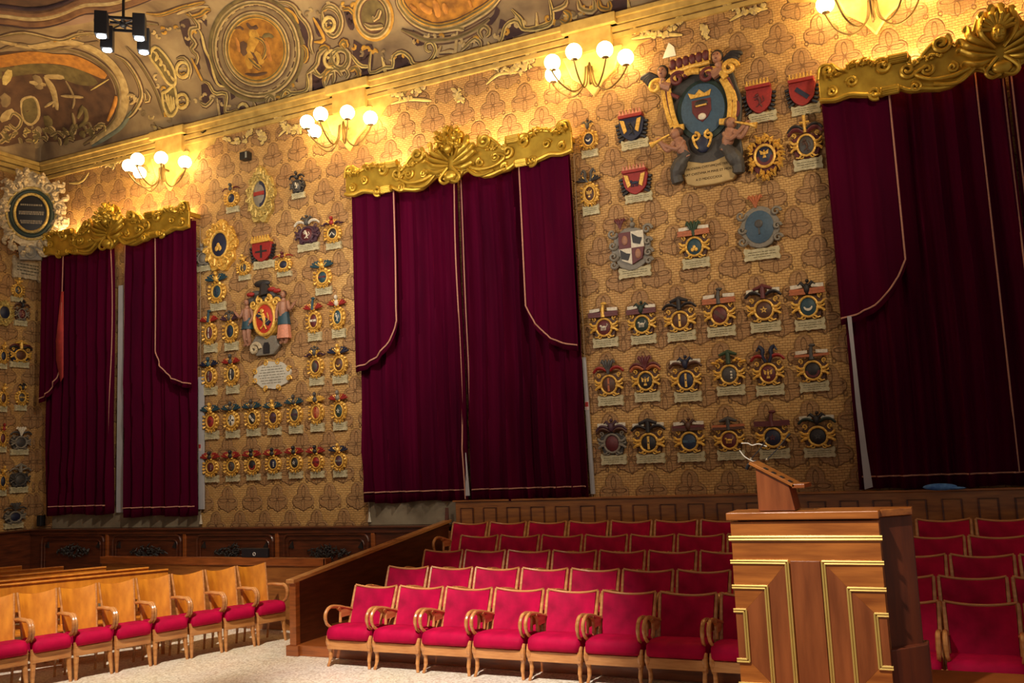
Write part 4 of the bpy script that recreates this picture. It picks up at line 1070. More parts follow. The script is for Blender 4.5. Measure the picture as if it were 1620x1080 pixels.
def shield(cxp, y0p, y1p, wp, spec, label, group, wall='back'):
    """cxp, y0p (top), y1p (bottom), wp (width): where the thing shows in the 1620 x 1080 photograph"""
    if wall == 'back':
        P0 = atY(cxp, y1p, WY); P1 = atY(cxp, y0p, WY); pl = atY(cxp-wp/2, (y0p+y1p)/2, WY); pr = atY(cxp+wp/2, (y0p+y1p)/2, WY)
        w = abs(pr.x-pl.x); loc = (P0.x, WY, P0.z); rz = 0
    else:
        P0 = atX(cxp, y1p, XL); P1 = atX(cxp, y0p, XL); pl = atX(cxp-wp/2, (y0p+y1p)/2, XL); pr = atX(cxp+wp/2, (y0p+y1p)/2, XL)
        w = abs(pr.y-pl.y); loc = (XL, P0.y, P0.z); rz = pi/2
    h = P1.z-P0.z
    root = empty('coat_of_arms', loc, rz); tag(root, label, 'coat of arms', group)
    t = spec['t']; f = spec.get('field', 'navy'); ch = spec.get('ch'); chc = spec.get('cc', 'gold'); sd = int(cxp*7+y0p)
    fr = PAL[spec.get('frame', 'gold')]; rn = random.Random(sd)
    pm = PAL['white'] if spec.get('pl') == 'white' else PARCH
    if t == 'scroll':
        ph = h*.21; scroll_plate(root, w*.80, ph, .05, 3, .012, None, seedv=sd % 17)
        oz = h*.45; rx = w*.245; rz_ = h*.185
        bk = MB()
        bk.prism([(-w*.30, h*.22), (w*.30, h*.22), (w*.36, h*.34), (w*.46, h*.44), (w*.38, h*.62), (0, h*.70), (-w*.38, h*.62), (-w*.46, h*.44), (-w*.36, h*.34)], -.05, 0)
        bk.build('backing', PAL[spec.get('back', 'brown')], root, bevel=.01)
        MB().dome(0, oz, rx, rz_, .06, .10).build('field', PAL[f], root)
        charge(ch, chc, 0, oz, rx*.9, rz_*.9, .095, root)
        g = MB().ring(0, oz, rx+.006, rz_+.006, w*.036, .075)
        for sx in (-1, 1):
            g.tube(bez([(sx*rx*.95, -.07, oz+h*.05), (sx*w*.36, -.085, oz+h*.05), (sx*w*.47, -.075, oz+h*.12)], 4), [w*.05]*4+[w*.04]*4+[w*.012], 7)
            g.tube(bez([(sx*rx*.95, -.07, oz-h*.03), (sx*w*.36, -.085, oz-h*.05), (sx*w*.46, -.075, oz-h*.11)], 4), [w*.05]*4+[w*.04]*4+[w*.012], 7)
            g.tube(bez([(sx*rx*1.1, -.07, oz), (sx*w*.42, -.08, oz+.0), (sx*w*.44, -.07, oz+h*.03)], 4), w*.025, 7)
            g.spiral(sx*w*.17, h*.255, w*.085, w*.026, .06, 1.2, pi/2, sx, 16, 6)
            g.spiral(sx*w*.34, h*.66, w*.075, w*.024, .06, 1.2, -pi/2, -sx, 14, 6)
            g.tube(bez([(0, -.08, h*.245), (sx*w*.12, -.08, h*.285), (sx*w*.22, -.075, h*.235), (sx*w*.31, -.06, h*.25)], 4), w*.024, 7)
        g.build('gilded_frame', fr, root)
        wings(root, 0, h*.74, w, h*.16, spec.get('wing', ('orange', 'brown')), .07, spec.get('ws', 'ribbon'))
        if spec.get('tops'): 
            for sx in (-1, 1): MB().prism([(sx*w*.12-w*.0, h*.82), (sx*w*.46, h*.80), (sx*w*.46, h*.88), (sx*w*.12, h*.89)][::sx], -.075, -.045).build('mantling_top', PAL[spec['tops']], root, bevel=.004)
        crest(root, spec.get('crest', 'bust'), spec.get('crc', 'dgrey'), 0, h*.68, w, h*.32, .08)
    elif t == 'leaf':
        ph = h*.20; scroll_plate(root, w*.66, ph, .05, 3, .01, None, seedv=sd % 13)
        oz = h*.47; rx = w*.20; rz_ = h*.16
        bk = MB().prism([(w*.36*cos(radians(a)), oz+h*.245*sin(radians(a))) for a in range(0, 360, 24)], -.045, 0).build('backing', fr, root, bevel=.01)
        MB().dome(0, oz, rx, rz_, .055, .09).build('field', PAL[f], root)
        charge(ch, chc, 0, oz, rx*.9, rz_*.9, .085, root)
        g = MB().ring(0, oz, rx+.006, rz_+.006, w*.032, .065)
        for q in range(16):
            a = 2*pi*q/16+.2; L = 1.0+.12*sin(q*2.3); c = Vector((w*.32*cos(a), -.06, oz+h*.225*sin(a))); e = Vector((w*.42*L*cos(a), -.075, oz+h*.275*L*sin(a)-.01))
            g.tube([c, (c+e)/2+Vector((0, -.02, 0)), e], [w*.03, w*.055, w*.02], 6)
        for sx in (-1, 1): g.spiral(sx*w*.20, h*.235, w*.07, w*.022, .06, 1.1, pi/2, sx, 12, 6)
        g.build('gilded_leaf_frame', fr, root)
        if spec.get('wing'): wings(root, 0, h*.76, w, h*.12, spec['wing'], .07, spec.get('ws', 'fan'))
        rays = MB()
        for a in (-32, -18, 18, 32): rays.tube([(0, -.08, h*.72), (w*.45*sin(radians(a)), -.09, h*.72+h*.15*cos(radians(a)))], [w*.012, w*.035], 6)
        rays.build('gilded_rays', GILT2, root)
        crest(root, spec.get('crest', 'bust'), spec.get('crc', 'dgrey'), 0, h*.72, w, h*.28, .08)
    elif t == 'crown':
        ph = h*.24; scroll_plate(root, w*.80, ph, .05, 3, .02, None, seedv=sd % 11, cx=w*.06)
        s_ = [(-w*.36, h*.80), (w*.34, h*.80), (w*.36, h*.55), (w*.28, h*.36), (0, h*.22), (-w*.26, h*.36), (-w*.36, h*.55)]
        for sx in (-1, 1):
            ft = MB()
            for q in range(5): ft.tube([(sx*w*.26, -.03, h*(.70-.09*q)), (sx*w*(.50-.02*q), -.04, h*(.66-.10*q))], [w*.05, w*.045], 6)
            ft.build('dark_feathers', PAL[spec.get('feather', 'black')], root)
        MB().prism([p for p in bez([(x, z, 0) for x, z in s_+[s_[0]]], 4) for p in [(p.x, p.y)]][:-1], -.08, 0).build('field', PAL[f], root, bevel=.015)
        charge(ch, chc, 0, h*.52, w*.28, h*.24, .085, root)
        if spec.get('side'):
            sdm = MB()
            for sx in (-1, 1): sdm.prism([(sx*w*.33, h*.76), (sx*w*.20, h*.74), (sx*w*.12, h*.46), (sx*w*.22, h*.40)][::sx], -.10, -.07)
            sdm.build('side_bands', PAL[spec['side']], root, bevel=.006)
        crown(root, 0, h*.79, w*.72, h*.22, .07, spec.get('cb', 'gold'), spec.get('ct', 'gold'))
    elif t == 'cartouche':            # large gilded cartouche
        n = 40; out = []
        top_h = spec.get('spire', 0)
        for q in range(n):
            a = 2*pi*q/n; rr = 1+.07*sin(a*9+1)+.05*sin(a*5); rr *= 1+.12*(abs(sin(a))**6)
            out.append((w*.44*rr*cos(a), h*.47+h*.42*rr*sin(a)))
        MB().prism(out, -.09, 0).build('gilded_board', fr, root, bevel=.02)
        oz = h*.50; rx = w*.245; rz_ = h*.24
        MB().dome(0, oz, rx, rz_, .09, .13).build('field', PAL[f], root)
        if spec.get('half'): charge('half', spec['half'], 0, oz, rx, rz_, .118, root)
        charge(ch, chc, 0, oz, rx*.8, rz_*.8, .13, root)
        g = MB().ring(0, oz, rx+.01, rz_+.01, w*.035, .10)
        for q in range(14):
            a = 2*pi*(q+.5)/14; g.spiral(w*.40*cos(a), oz+h*.37*sin(a), w*.085, w*.032, .09, 1.2, a, 1 if cos(a) > 0 else -1, 14, 6)
        for q in range(12):
            a = 2*pi*q/12; g.tube([(w*.28*cos(a), -.09, oz+h*.29*sin(a)), (w*.42*cos(a+.2), -.11, oz+h*.41*sin(a+.2))], [w*.04, w*.03], 6)
        if top_h: g.tube(bez([(0, -.08, h*.86), (0, -.10, h*.92), (0, -.08, h)], 4), [w*.12]*3+[w*.09]*3+[w*.04]*3, 8)
        g.build('gilded_scrollwork', fr, root)
    elif t == 'wreath':
        oz = h*.5; rx = w*.24; rz_ = h*.21
        MB().prism([(w*.40*cos(radians(a)), oz+h*.40*sin(radians(a))) for a in range(0, 360, 18)], -.07, 0).build('backing', PAL['maroon'], root, bevel=.01)
        MB().dome(0, oz, rx, rz_, .08, .12).build('field', PAL[f], root); charge('lower', 'maroon', 0, oz, rx, rz_, .112, root); charge(ch, chc, 0, oz+rz_*.2, rx*.8, rz_*.7, .125, root)
        g = MB().ring(0, oz, rx+.008, rz_+.008, w*.04, .10)
        for q in range(90):
            a = rn.uniform(0, 2*pi); r1 = rn.uniform(.32, .47); L = rn.uniform(.09, .16); b_ = a+rn.uniform(-.8, .8)
            c = Vector((w*r1*cos(a), -.09, oz+h*r1*sin(a))); v = Vector((w*L*cos(b_), 0, h*L*sin(b_)))
            g.tube([c-v*.5, c+Vector((0, -.03, 0)), c+v*.5], [w*.015, w*.042, w*.012], 6)
        g.build('gilded_leaf_wreath', fr, root)
    elif t == 'plain':                 # soft ashlar-coloured oval arms with plaque
        scroll_plate(root, w*.74, h*.18, .05, 3, .012, None, seedv=sd % 9)
        MB().prism([(w*.42*cos(radians(a))*(1+.06*sin(a/9)), h*.50+h*.32*sin(radians(a))) for a in range(0, 360, 15)], -.07, 0).build('backing', fr, root, bevel=.02)
        MB().dome(0, h*.50, w*.31, h*.25, .08, .11).build('field', PAL[f], root); charge(ch, chc, 0, h*.5, w*.26, h*.2, .11, root)
        for sx in (-1, 1):
            for zz, R in ((.70, .11), (.48, .09), (.30, .10)): MB().spiral(sx*w*.38, h*zz, w*R, w*.035, .08, 1.2, 0, sx, 14, 6).build('scrollwork', fr, root)
        crest(root, spec.get('crest', 'plumes'), spec.get('crc', 'orange'), -w*.05, h*.80, w*.7, h*.20, .07)
    return root

MB.CLAMP = True
GR = 'painted coats of arms between the middle and right windows'
GL = 'painted coats of arms between the left and middle windows'
GS = 'painted coats of arms on the side wall at the left edge'
S = lambda **k: k
RB = [
 # cx, top, bottom, width, spec, label
 (935, 190, 250, 38, S(t='leaf', field='navy', ch='crescent', cc='white', wing=None, crest='bird', crc='dgrey'), 'tiny gilded coat of arms with navy oval, uppermost beside the middle window, plaque below'),
 (1003, 175, 238, 52, S(t='crown', field='navy', side='gold', ch='lion', cc='black', cb='red', ct='salmon'), 'navy shield with gold side bands under a red crown, left of the largest arms'),
 (1205, 128, 196, 54, S(t='crown', field='red', ch='lion', cc='maroon', cb='red', ct='gold'), 'red shield under a red and gold crown, right of the largest arms'),
 (1273, 118, 184, 56, S(t='crown', field='red', ch='bend', cc='navy', cb='red', ct='gold'), 'red shield with navy diagonal band and spiked gold crown, top right near right pelmet'),
 (1215, 210, 288, 62, S(t='wreath', field='navy', ch='bird', cc='gold'), 'oval arms inside a bushy gilded leaf wreath, without any plaque'),
 (1280, 184, 270, 56, S(t='scroll', field='dgrey', ch='lion', cc='brown', wing=('black', 'maroon'), crest='cross', crc='gold', back='maroon'), 'coat of arms with a big black bow and gold key-like crest beside the right curtain'),
 (937, 270, 341, 38, S(t='leaf', field='brown', ch='bird', cc='gold', wing=('black',), crest='horns', crc='dgrey'), 'gilded coat of arms with black helm, under the tiny navy one beside the middle window'),
 (1009, 262, 322, 52, S(t='crown', field='red', side='gold', ch='beast', cc='navy', cb='red', ct='salmon'), 'red and gold crowned shield with black feathers, left of the big parchment inscription'),
 (1003, 344, 440, 66, S(t='quarter'), 'quartered red and white shield with black figures in grey scrollwork, large'),
 (1103, 350, 425, 52, S(t='scroll', field='teal', ch='hill', cc='gold', wing=('orange', 'orange'), tops='white', ws='flat', crest='plumes', crc='green'), 'arms with teal oval, orange mantling and green leaf crest, alone under the big inscription'),
 (1207, 308, 412, 74, S(t='plain', field='steel', ch='tree', cc='dgrey', frame='grey', crest='plumes', crc='orange'), 'large round blue-grey shield in grey scrollwork with plaque, below the gilded leaf wreath'),
]
row1 = [(960, 480, 550, 48, S(field='maroon', ch='beast', cc='white', wing=('maroon', 'maroon'), ws='flat', tops='white', crest='tall', crc='gold'), 'silver beast on dark red oval'),
 (1020, 475, 545, 48, S(field='dgreen', ch='beast', cc='white', wing=('maroon', 'maroon'), ws='flat', tops='white', crest='bird', crc='dgreen'), 'white beast on green oval'),
 (1080, 468, 540, 54, S(field='brown', ch='pale', cc='gold', wing=('black',), crest='wide', crc='black'), 'black flat cap and brown oval'),
 (1143, 457, 533, 54, S(field='maroon', ch='bend', cc='brown', wing=('orange', 'orange'), ws='flat', tops='white', crest='tall', crc='dgrey'), 'reddish oval and dark upright crest'),
 (1213, 448, 526, 58, S(field='brown', ch='star', cc='gold', wing=('black',), tops='white', crest='wide', crc='maroon'), 'wide black and red hat crest'),
 (1283, 440, 523, 58, S(field='teal', ch='crescent', cc='white', wing=('orange', 'orange'), tops='white', crest='bird', crc='black', ws='flat'), 'teal oval with white crescent')]
row2 = [(968, 568, 642, 48, S(field='brown', ch='pale', cc='orange', wing=('red',), crest='plumes', crc='dgrey'), 'bright red mantling'),
 (1026, 562, 636, 48, S(field='black', ch='bird', cc='gold', wing=('maroon', 'orange'), crest='plumes', crc='maroon'), 'maroon plumes and black oval'),
 (1090, 560, 636, 52, S(field='navy', ch='pale', cc='gold', wing=('brown',), tops='white', crest='bird', crc='navy'), 'navy oval split by a gold bar'),
 (1158, 552, 626, 54, S(field='dgrey', ch='dots', cc='white', wing=('gold',), ws='tuft', crest='wide', crc='green'), 'green leafy top and dotted dark oval'),
 (1220, 548, 626, 54, S(field='maroon', ch='bird', cc='gold', wing=('red',), crest='horns', crc='navy'), 'two dark curved plumes and red mantling'),
 (1290, 545, 620, 56, S(field='black', ch='lower', cc='maroon', wing=('orange',), tops='white', ws='flat', crest='tall', crc='dgrey'), 'black and plum oval under orange mantling')]
row3 = [(973, 660, 735, 48, S(field='maroon', ch=None, wing=('purple', 'brown'), tops='white', crest='bird', crc='purple', frame='grey', back='dgrey'), 'dull unpainted-looking grey frame'),
 (1031, 660, 733, 54, S(field='black', ch='pale', cc='gold', wing=('black',), tops='white', crest='wide', crc='black'), 'black oval with thin gold bar'),
 (1095, 658, 731, 52, S(field='blue', ch='fess', cc='steel', wing=('maroon', 'brown'), ws='flat', tops='white', crest='bird', crc='brown'), 'blue oval and maroon mantling'),
 (1158, 657, 728, 52, S(field='maroon', ch='beast', cc='gold', wing=('orange', 'brown'), ws='flat', crest='wide', crc='dgrey'), 'red oval with gold figure'),
 (1227, 650, 726, 58, S(field='navy', ch='star', cc='maroon', wing=('maroon', 'maroon'), ws='flat', crest='tall', crc='maroon'), 'navy field with red figure under maroon mantling'),
 (1298, 648, 724, 60, S(field='black', ch='star', cc='dgrey', wing=('dgreen',), tops='white', crest='bird', crc='black'), 'plain black oval and dark green mantling')]
for rname, rw in (('top row of six', row1), ('middle row of six', row2), ('bottom row of six', row3)):
    for i, (cx, a, b, w, sp, ds) in enumerate(rw):
        sp['t'] = 'scroll'; RB.append((cx, a, b, w, sp, f'arms with {ds}, {ORD[i]} in {rname}'))

def quarter_arms(cxp, y0p, y1p, wp, label, group):
    P0 = atY(cxp, y1p, WY); P1 = atY(cxp, y0p, WY); w = atY(cxp+wp/2, 390, WY).x-atY(cxp-wp/2, 390, WY).x; h = P1.z-P0.z
    root = empty('coat_of_arms', (P0.x, WY, P0.z)); tag(root, label, 'coat of arms', group)
    scroll_plate(root, w*.74, h*.17, .05, 3, .012, seedv=4, cx=w*.05)
    MB().prism([(w*.46*cos(radians(a))*(1+.08*sin(a/7)), h*.48+h*.36*sin(radians(a))) for a in range(0, 360, 15)], -.06, 0).build('backing', PAL['grey'], root, bevel=.02)
    cx, cz, rx, rz_ = .02, h*.48, w*.30, h*.27
    MB().prism([(cx-rx, cz+rz_), (cx, cz+rz_), (cx, cz), (cx-rx, cz)], -.10, 0).build('quarter', PAL['maroon'], root, smooth=False)
    MB().prism([(cx, cz+rz_), (cx+rx, cz+rz_), (cx+rx, cz), (cx, cz)], -.10, 0).build('quarter', PAL['white'], root, smooth=False)
    MB().prism([(cx-rx, cz), (cx, cz), (cx, cz-rz_), (cx-rx*.8, cz-rz_*.7)], -.10, 0).build('quarter', PAL['white'], root, smooth=False)
    MB().prism([(cx, cz), (cx+rx, cz), (cx+rx*.8, cz-rz_*.7), (cx, cz-rz_)], -.10, 0).build('quarter', PAL['maroon'], root, smooth=False)
    for a, b in ((rx*.5, rz_*.5), (-rx*.5, -rz_*.4)):
        MB().prism([(cx+a-rx*.42, cz+b+rz_*.38), (cx+a+rx*.1, cz+b+rz_*.1), (cx+a+rx*.4, cz+b+rz_*.05), (cx+a+rx*.2, cz+b-rz_*.35), (cx+a-rx*.35, cz+b-rz_*.2)], -.108, -.09).build('charge', PAL['black'], root)
    for a, b in ((-rx*.5, rz_*.5), (rx*.5, -rz_*.4)): MB().ell((cx+a, -.10, cz+b), (rx*.24, .02, rz_*.3)).build('charge', PAL['flesh'], root)
    for sx in (-1, 1):
        for zz, R in ((.76, .12), (.56, .10), (.38, .11), (.24, .09)): MB().spiral(sx*w*.42, h*zz, w*R, w*.04, .07, 1.2, 0, sx, 14, 6).build('scrollwork', PAL['grey'], root)
    crest(root, 'plumes', 'maroon', -w*.22, h*.82, w*.6, h*.18, .08); crest(root, 'bust', 'grey', w*.08, h*.82, w*.6, h*.18, .08)
for (cx, a, b, w, sp, lab) in RB:
    if sp['t'] == 'quarter': quarter_arms(cx, a, b, w, lab, GR)
    else: shield(cx, a, b, w, sp, lab, GR)

# ---- left bay
LB = [
 (370, 290, 337, 28, S(t='leaf', field='navy', wing=('maroon',), ws='ribbon', crest='bust', crc='dgrey'), 'small arms with navy lozenge and maroon mantling, upper left beside the left pelmet'),
 (417, 264, 354, 46, S(t='cartouche', field='grey', half='navy', ch='fess', cc='red', frame='pgold', spire=1), 'tall pale gold cartouche with split grey and blue oval and pointed top'),
 (474, 271, 315, 24, S(t='scroll', field='dgrey', frame='dgrey', ch='lion', cc='white', wing=('black',), crest='bust', crc='black', back='black'), 'small dark grey oval arms with white plaque, upper right of the tall gold cartouche'),
 (353, 347, 430, 54, S(t='cartouche', field='navy', ch='hill', cc='gold', frame='gold'), 'large leaning golden cartouche with navy oval next to the left curtain'),
 (325, 385, 430, 28, S(t='scroll', field='grey', frame='grey', wing=('grey',), crest='bust', crc='grey', back='dgrey'), 'faded grey arms half hidden behind the large leaning golden cartouche'),
 (389, 402, 444, 26, S(t='leaf', field='dgrey', ch='pale', cc='gold', crest='bust', crc='gold'), 'small golden arms just right of the large leaning golden cartouche'),
 (418, 374, 426, 40, S(t='crown', field='red', ch='cross', cc='black', cb='gold', ct='gold'), 'red and black shield under a gold crown, above the pair of figures'),
 (452, 398, 438, 32, S(t='leaf', field='navy', wing=('red',), ws='ribbon', crest='bust', crc='maroon'), 'tilted gold-framed navy oval with red mantling, right of the gold-crowned red shield'),
 (490, 340, 398, 40, S(t='scroll', field='maroon', ch='lion', cc='white', frame='purple', wing=('white',), crest='bird', crc='dgrey', back='purple'), 'plum-brown oval arms with white figure and white plaque'),
 (530, 342, 395, 34, S(t='leaf', field='black', ch='chevron', cc='white', wing=('purple',), ws='tuft', crest='bust', crc='red'), 'gold and black arms with tufted crest beside the middle curtain, second from the top'),
 (514, 408, 467, 36, S(t='leaf', field='teal', ch='fess', cc='maroon', wing=('teal',), ws='fan', crest='bust', crc='gold'), 'gold-leafed arms with blue oval and blue fans, right of the pair of figures'),
 (347, 428, 492, 34, S(t='leaf', field='teal', ch='lion', cc='navy', wing=('teal',), ws='fan', crest='bust', crc='gold'), 'gold-leafed arms with teal oval and blue fans, left of the pair of figures'),
 (335, 492, 558, 28, S(t='leaf', field='maroon', ch='pale', cc='white', wing=('red',), crest='tall', crc='teal'), 'arms with red oval and tall blue-green plume, left of the pair of figures'),
 (368, 490, 555, 30, S(t='leaf', field='navy', ch='half', cc='teal', wing=('purple',), crest='bird', crc='dgrey'), 'arms with quartered blue and red oval and dark crest, touching the left figure'),
 (500, 472, 540, 30, S(t='leaf', field='maroon', ch='fess', cc='white', wing=('red',), crest='tall', crc='teal'), 'arms with red oval, white bar and teal plume, right of the pair of figures'),
 (538, 465, 535, 30, S(t='leaf', field='teal', ch='lion', cc='white', wing=('red',), crest='bust', crc='white'), 'arms with teal oval and white crest against the middle curtain'),
 (335, 563, 625, 28, S(t='leaf', field='maroon', ch='pale', cc='grey', wing=('navy',), crest='bust', crc='teal'), 'arms with brown oval and navy wings, lower left of the pair of figures'),
 (370, 558, 623, 28, S(t='leaf', field='black', ch='pale', cc='white', wing=('red',), crest='bust', crc='dgrey'), 'arms with black oval and white figure, left of the white gilt-edged inscription'),
 (503, 546, 610, 32, S(t='leaf', field='dgrey', ch='half', cc='maroon', wing=('purple',), ws='tuft', crest='bird', crc='dgrey'), 'arms with twin dark ovals, right of the white gilt-edged inscription'),
 (540, 542, 607, 34, S(t='leaf', field='brown', ch='crescent', cc='gold', wing=('navy',), crest='bust', crc='gold'), 'arms with brown and gold oval, between the twin-oval arms and the middle curtain')]
F7 = [(337, 635, 695, 'red', 'star', 'black', 'teal', 'gold'), (370, 633, 693, 'white', 'cross', 'black', 'teal', 'dgrey'), (403, 630, 690, 'black', 'bend', 'white', 'teal', 'dgrey'), (436, 630, 688, 'purple', 'fess', 'brown', 'teal', 'gold'),
      (470, 622, 686, 'dgrey', 'fess', 'purple', 'teal', 'dgrey'), (504, 618, 683, 'orange', 'pale', 'red', 'gold', 'dgrey'), (540, 615, 681, 'dgreen', 'star', 'white', 'red', 'grey')]
FD = ['red oval and teal wings', 'black and white oval', 'black oval crossed by white', 'plum-brown oval', 'dark grey oval and teal wings', 'striped orange oval', 'dark green oval and red wings']
for i, (cx, a, b, f, c, cc, wg, crc) in enumerate(F7):
    LB.append((cx, a, b, 30, S(t='leaf', field=f, ch=c, cc=cc, wing=(wg,), crest='bust', crc=crc), f'arms with {FD[i]}, {ORD[i]} in upper row of seven'))
G7 = [(337, 712, 763, 'maroon', 'dots', 'grey', 'red', 'black'), (370, 710, 762, 'dgrey', 'lion', 'brown', 'red', 'black'), (403, 708, 760, 'black', 'lower', 'red', 'red', 'black'), (436, 706, 758, 'navy', 'dots', 'white', 'red', 'black'),
      (470, 703, 757, 'black', 'star', 'white', 'red', 'black'), (504, 702, 756, 'red', 'fess', 'maroon', 'red', 'black'), (540, 699, 755, 'purple', 'fess', 'grey', 'navy', 'gold')]
GD = ['dull maroon oval', 'grey-brown oval', 'black oval with red base', 'navy oval with white dots', 'black oval with white star', 'bright red oval', 'plum oval and navy wings']
for i, (cx, a, b, f, c, cc, wg, crc) in enumerate(G7):
    LB.append((cx, a, b, 30, S(t='leaf', field=f, ch=c, cc=cc, wing=(wg,), crest='bust', crc=crc), f'arms with {GD[i]}, {ORD[i]} in lowest row of seven'))
for q in LB: shield(*q[:5], q[5], GL)

# ---- side wall
SB = [(25, 438, 478, 26, S(t='leaf', field='dgrey', ch='lion', cc='gold', crest='bust', crc='gold'), 'small gilded arms on the side wall right under the ivory cartouche plaque'),
 (31, 474, 516, 24, S(t='scroll', field='maroon', ch='lion', cc='flesh', frame='grey', wing=('brown',), crest='bird', crc='black', back='brown'), 'small brown arms with white plaque on the side wall, second under the cartouche'),
 (2, 474, 516, 34, S(t='cartouche', field='navy', frame='pgold'), 'gold-ringed navy oval on the side wall cut by the left edge'),
 (29, 538, 582, 36, S(t='scroll', field='brown', wing=('maroon', 'black'), crest='wide', crc='gold', back='navy'), 'black and brown arms with draped crest on the side wall, third from the top'),
 (31, 605, 650, 26, S(t='leaf', field='dgrey', ch='fess', cc='gold', crest='bird', crc='black'), 'small gilt oval arms on the side wall, halfway up'),
 (29, 675, 720, 34, S(t='scroll', field='dgrey', frame='grey', wing=('dgrey',), crest='plumes', crc='white', back='dgrey'), 'dark grey arms with white plumes on the side wall, third from the bottom'),
 (28, 732, 780, 34, S(t='scroll', field='dgrey', frame='dgrey', wing=('grey',), crest='wide', crc='grey', back='dgrey'), 'dark grey arms on the side wall, second from the bottom'),
 (20, 795, 836, 36, S(t='scroll', field='navy', frame='grey', wing=('dgrey',), crest='plumes', crc='dgrey', back='dgrey'), 'greyish arms with dark round field, lowest on the side wall above the dado'),
 (2, 540, 584, 20, S(t='leaf', field='navy', crest='bust', crc='gold'), 'gilded arms cut by the left edge, beside the black and brown draped arms'),
 (2, 605, 652, 20, S(t='leaf', field='brown', crest='bust', crc='gold'), 'gilded arms cut by the left edge, beside the halfway gilt oval'),
 (1, 668, 716, 20, S(t='leaf', field='maroon', crest='bust', crc='red'), 'gilded arms cut by the left edge, beside the white-plumed grey arms'),
 (1, 735, 785, 20, S(t='leaf', field='navy', crest='bust', crc='gold'), 'gilded arms cut by the left edge, lowest of that column')]
for q in SB: shield(*q[:5], q[5], GS, wall='left')

# ---- white cartouche in the corner
def corner_cartouche():
    c = atX(56, 345, XL+.25); base = atX(58, 405, XL+.25)
    h = atX(56, 280, XL+.25).z-base.z
    root = empty('ivory_cartouche', (XL+.47, WY-.52, base.z-.02), pi/4); tag(root, 'large ivory carved cartouche with black oval and white lettering in the room corner', 'cartouche')
    wv = .0; n = 48; W_ = .60
    out = [((W_+.06*sin(q*2*pi/n*11))*cos(2*pi*q/n), h*.52+(h*.47+.05*sin(q*2*pi/n*13))*sin(2*pi*q/n)) for q in range(n)]
    MB().prism(out, -.10, 0).build('board', STONE, root, bevel=.02)
    oz = h*.48; rx, rz_ = .27, .36
    MB().ring(0, oz, rx+.11, rz_+.11, .045, .11, 32).build('green_band', PAL['dgreen'], root)
    MB().ring(0, oz, rx+.04, rz_+.04, .03, .15, 32).ring(0, oz, rx+.19, rz_+.19, .025, .11, 32).build('gilt_rings', GILTP, root)
    fd = MB().dome(0, oz, rx+.02, rz_+.02, .12, .145, 28).build('oval', BLACK, root)
    tx = MB(); rn = random.Random(5)
    for z in (.17, .02, -.02, -.17, -.21):
        hw_ = rx*sqrt(max(.05, 1-(z/rz_)**2))*.85; x = -hw_
        while x < hw_: ww = rn.uniform(.02, .045); tx.box(x, x+ww*.7, -.152, -.14, oz+z-.017, oz+z+.017); x += ww
    tx.build('lettering', PAL['grey'], root, smooth=False)
    g = MB(); rn = random.Random(9)
    for q in range(64):
        a = rn.uniform(-.35, pi+.35) if q < 46 else rn.uniform(pi, 2*pi); r = rn.uniform(.78, 1.05); L = rn.uniform(.10, .2); b = a+rn.uniform(-.7, .7)
        c = Vector((W_*r*cos(a), -.12, oz+.03+(h*.5)*r*sin(a))); v = Vector((L*cos(b), 0, L*sin(b)))
        g.tube(bez([c-v*.5, c+Vector((0, -.06, 0)), c+v*.5, c+v*.6+Vector((-v.z*.4, -.02, v.x*.4))], 4), [.025]*4+[.05]*4+[.03]*5, 7)
    for sx in (-1, 1):
        g.spiral(sx*.30, oz+.55, .13, .035, .12, 1.3, pi/2, sx, 18, 7); g.spiral(sx*.5, oz+.15, .11, .03, .12, 1.3, 0, sx, 18, 7); g.spiral(sx*.42, oz-.5, .12, .03, .10, 1.3, -pi/2, -sx, 18, 7)
    g.build('carved_leaves', STONE, root)
    k = MB().prism([(-.20, -.16), (.20, -.16), (.24, .12), (-.24, .12)], -.12, 0).ring(0, 0, .10, .12, .02, .13, 20).ell((0, -.12, 0), (.06, .04, .08)); k.build('lower_boss', PAL['grey'], root)
    p = atX(50, 441, XL+.2); top_ = atX(50, 409, XL+.2)
    r2 = empty('inscription_plaque', (XL+.02, p.y-.0, p.z), pi/2); tag(r2, 'ivory scroll-edged plaque with lines of lettering below the ivory cartouche', 'plaque')
    scroll_plate(r2, .62, top_.z-p.z, .06, 4, .03, STONE, 'plaque', seedv=3)
corner_cartouche()

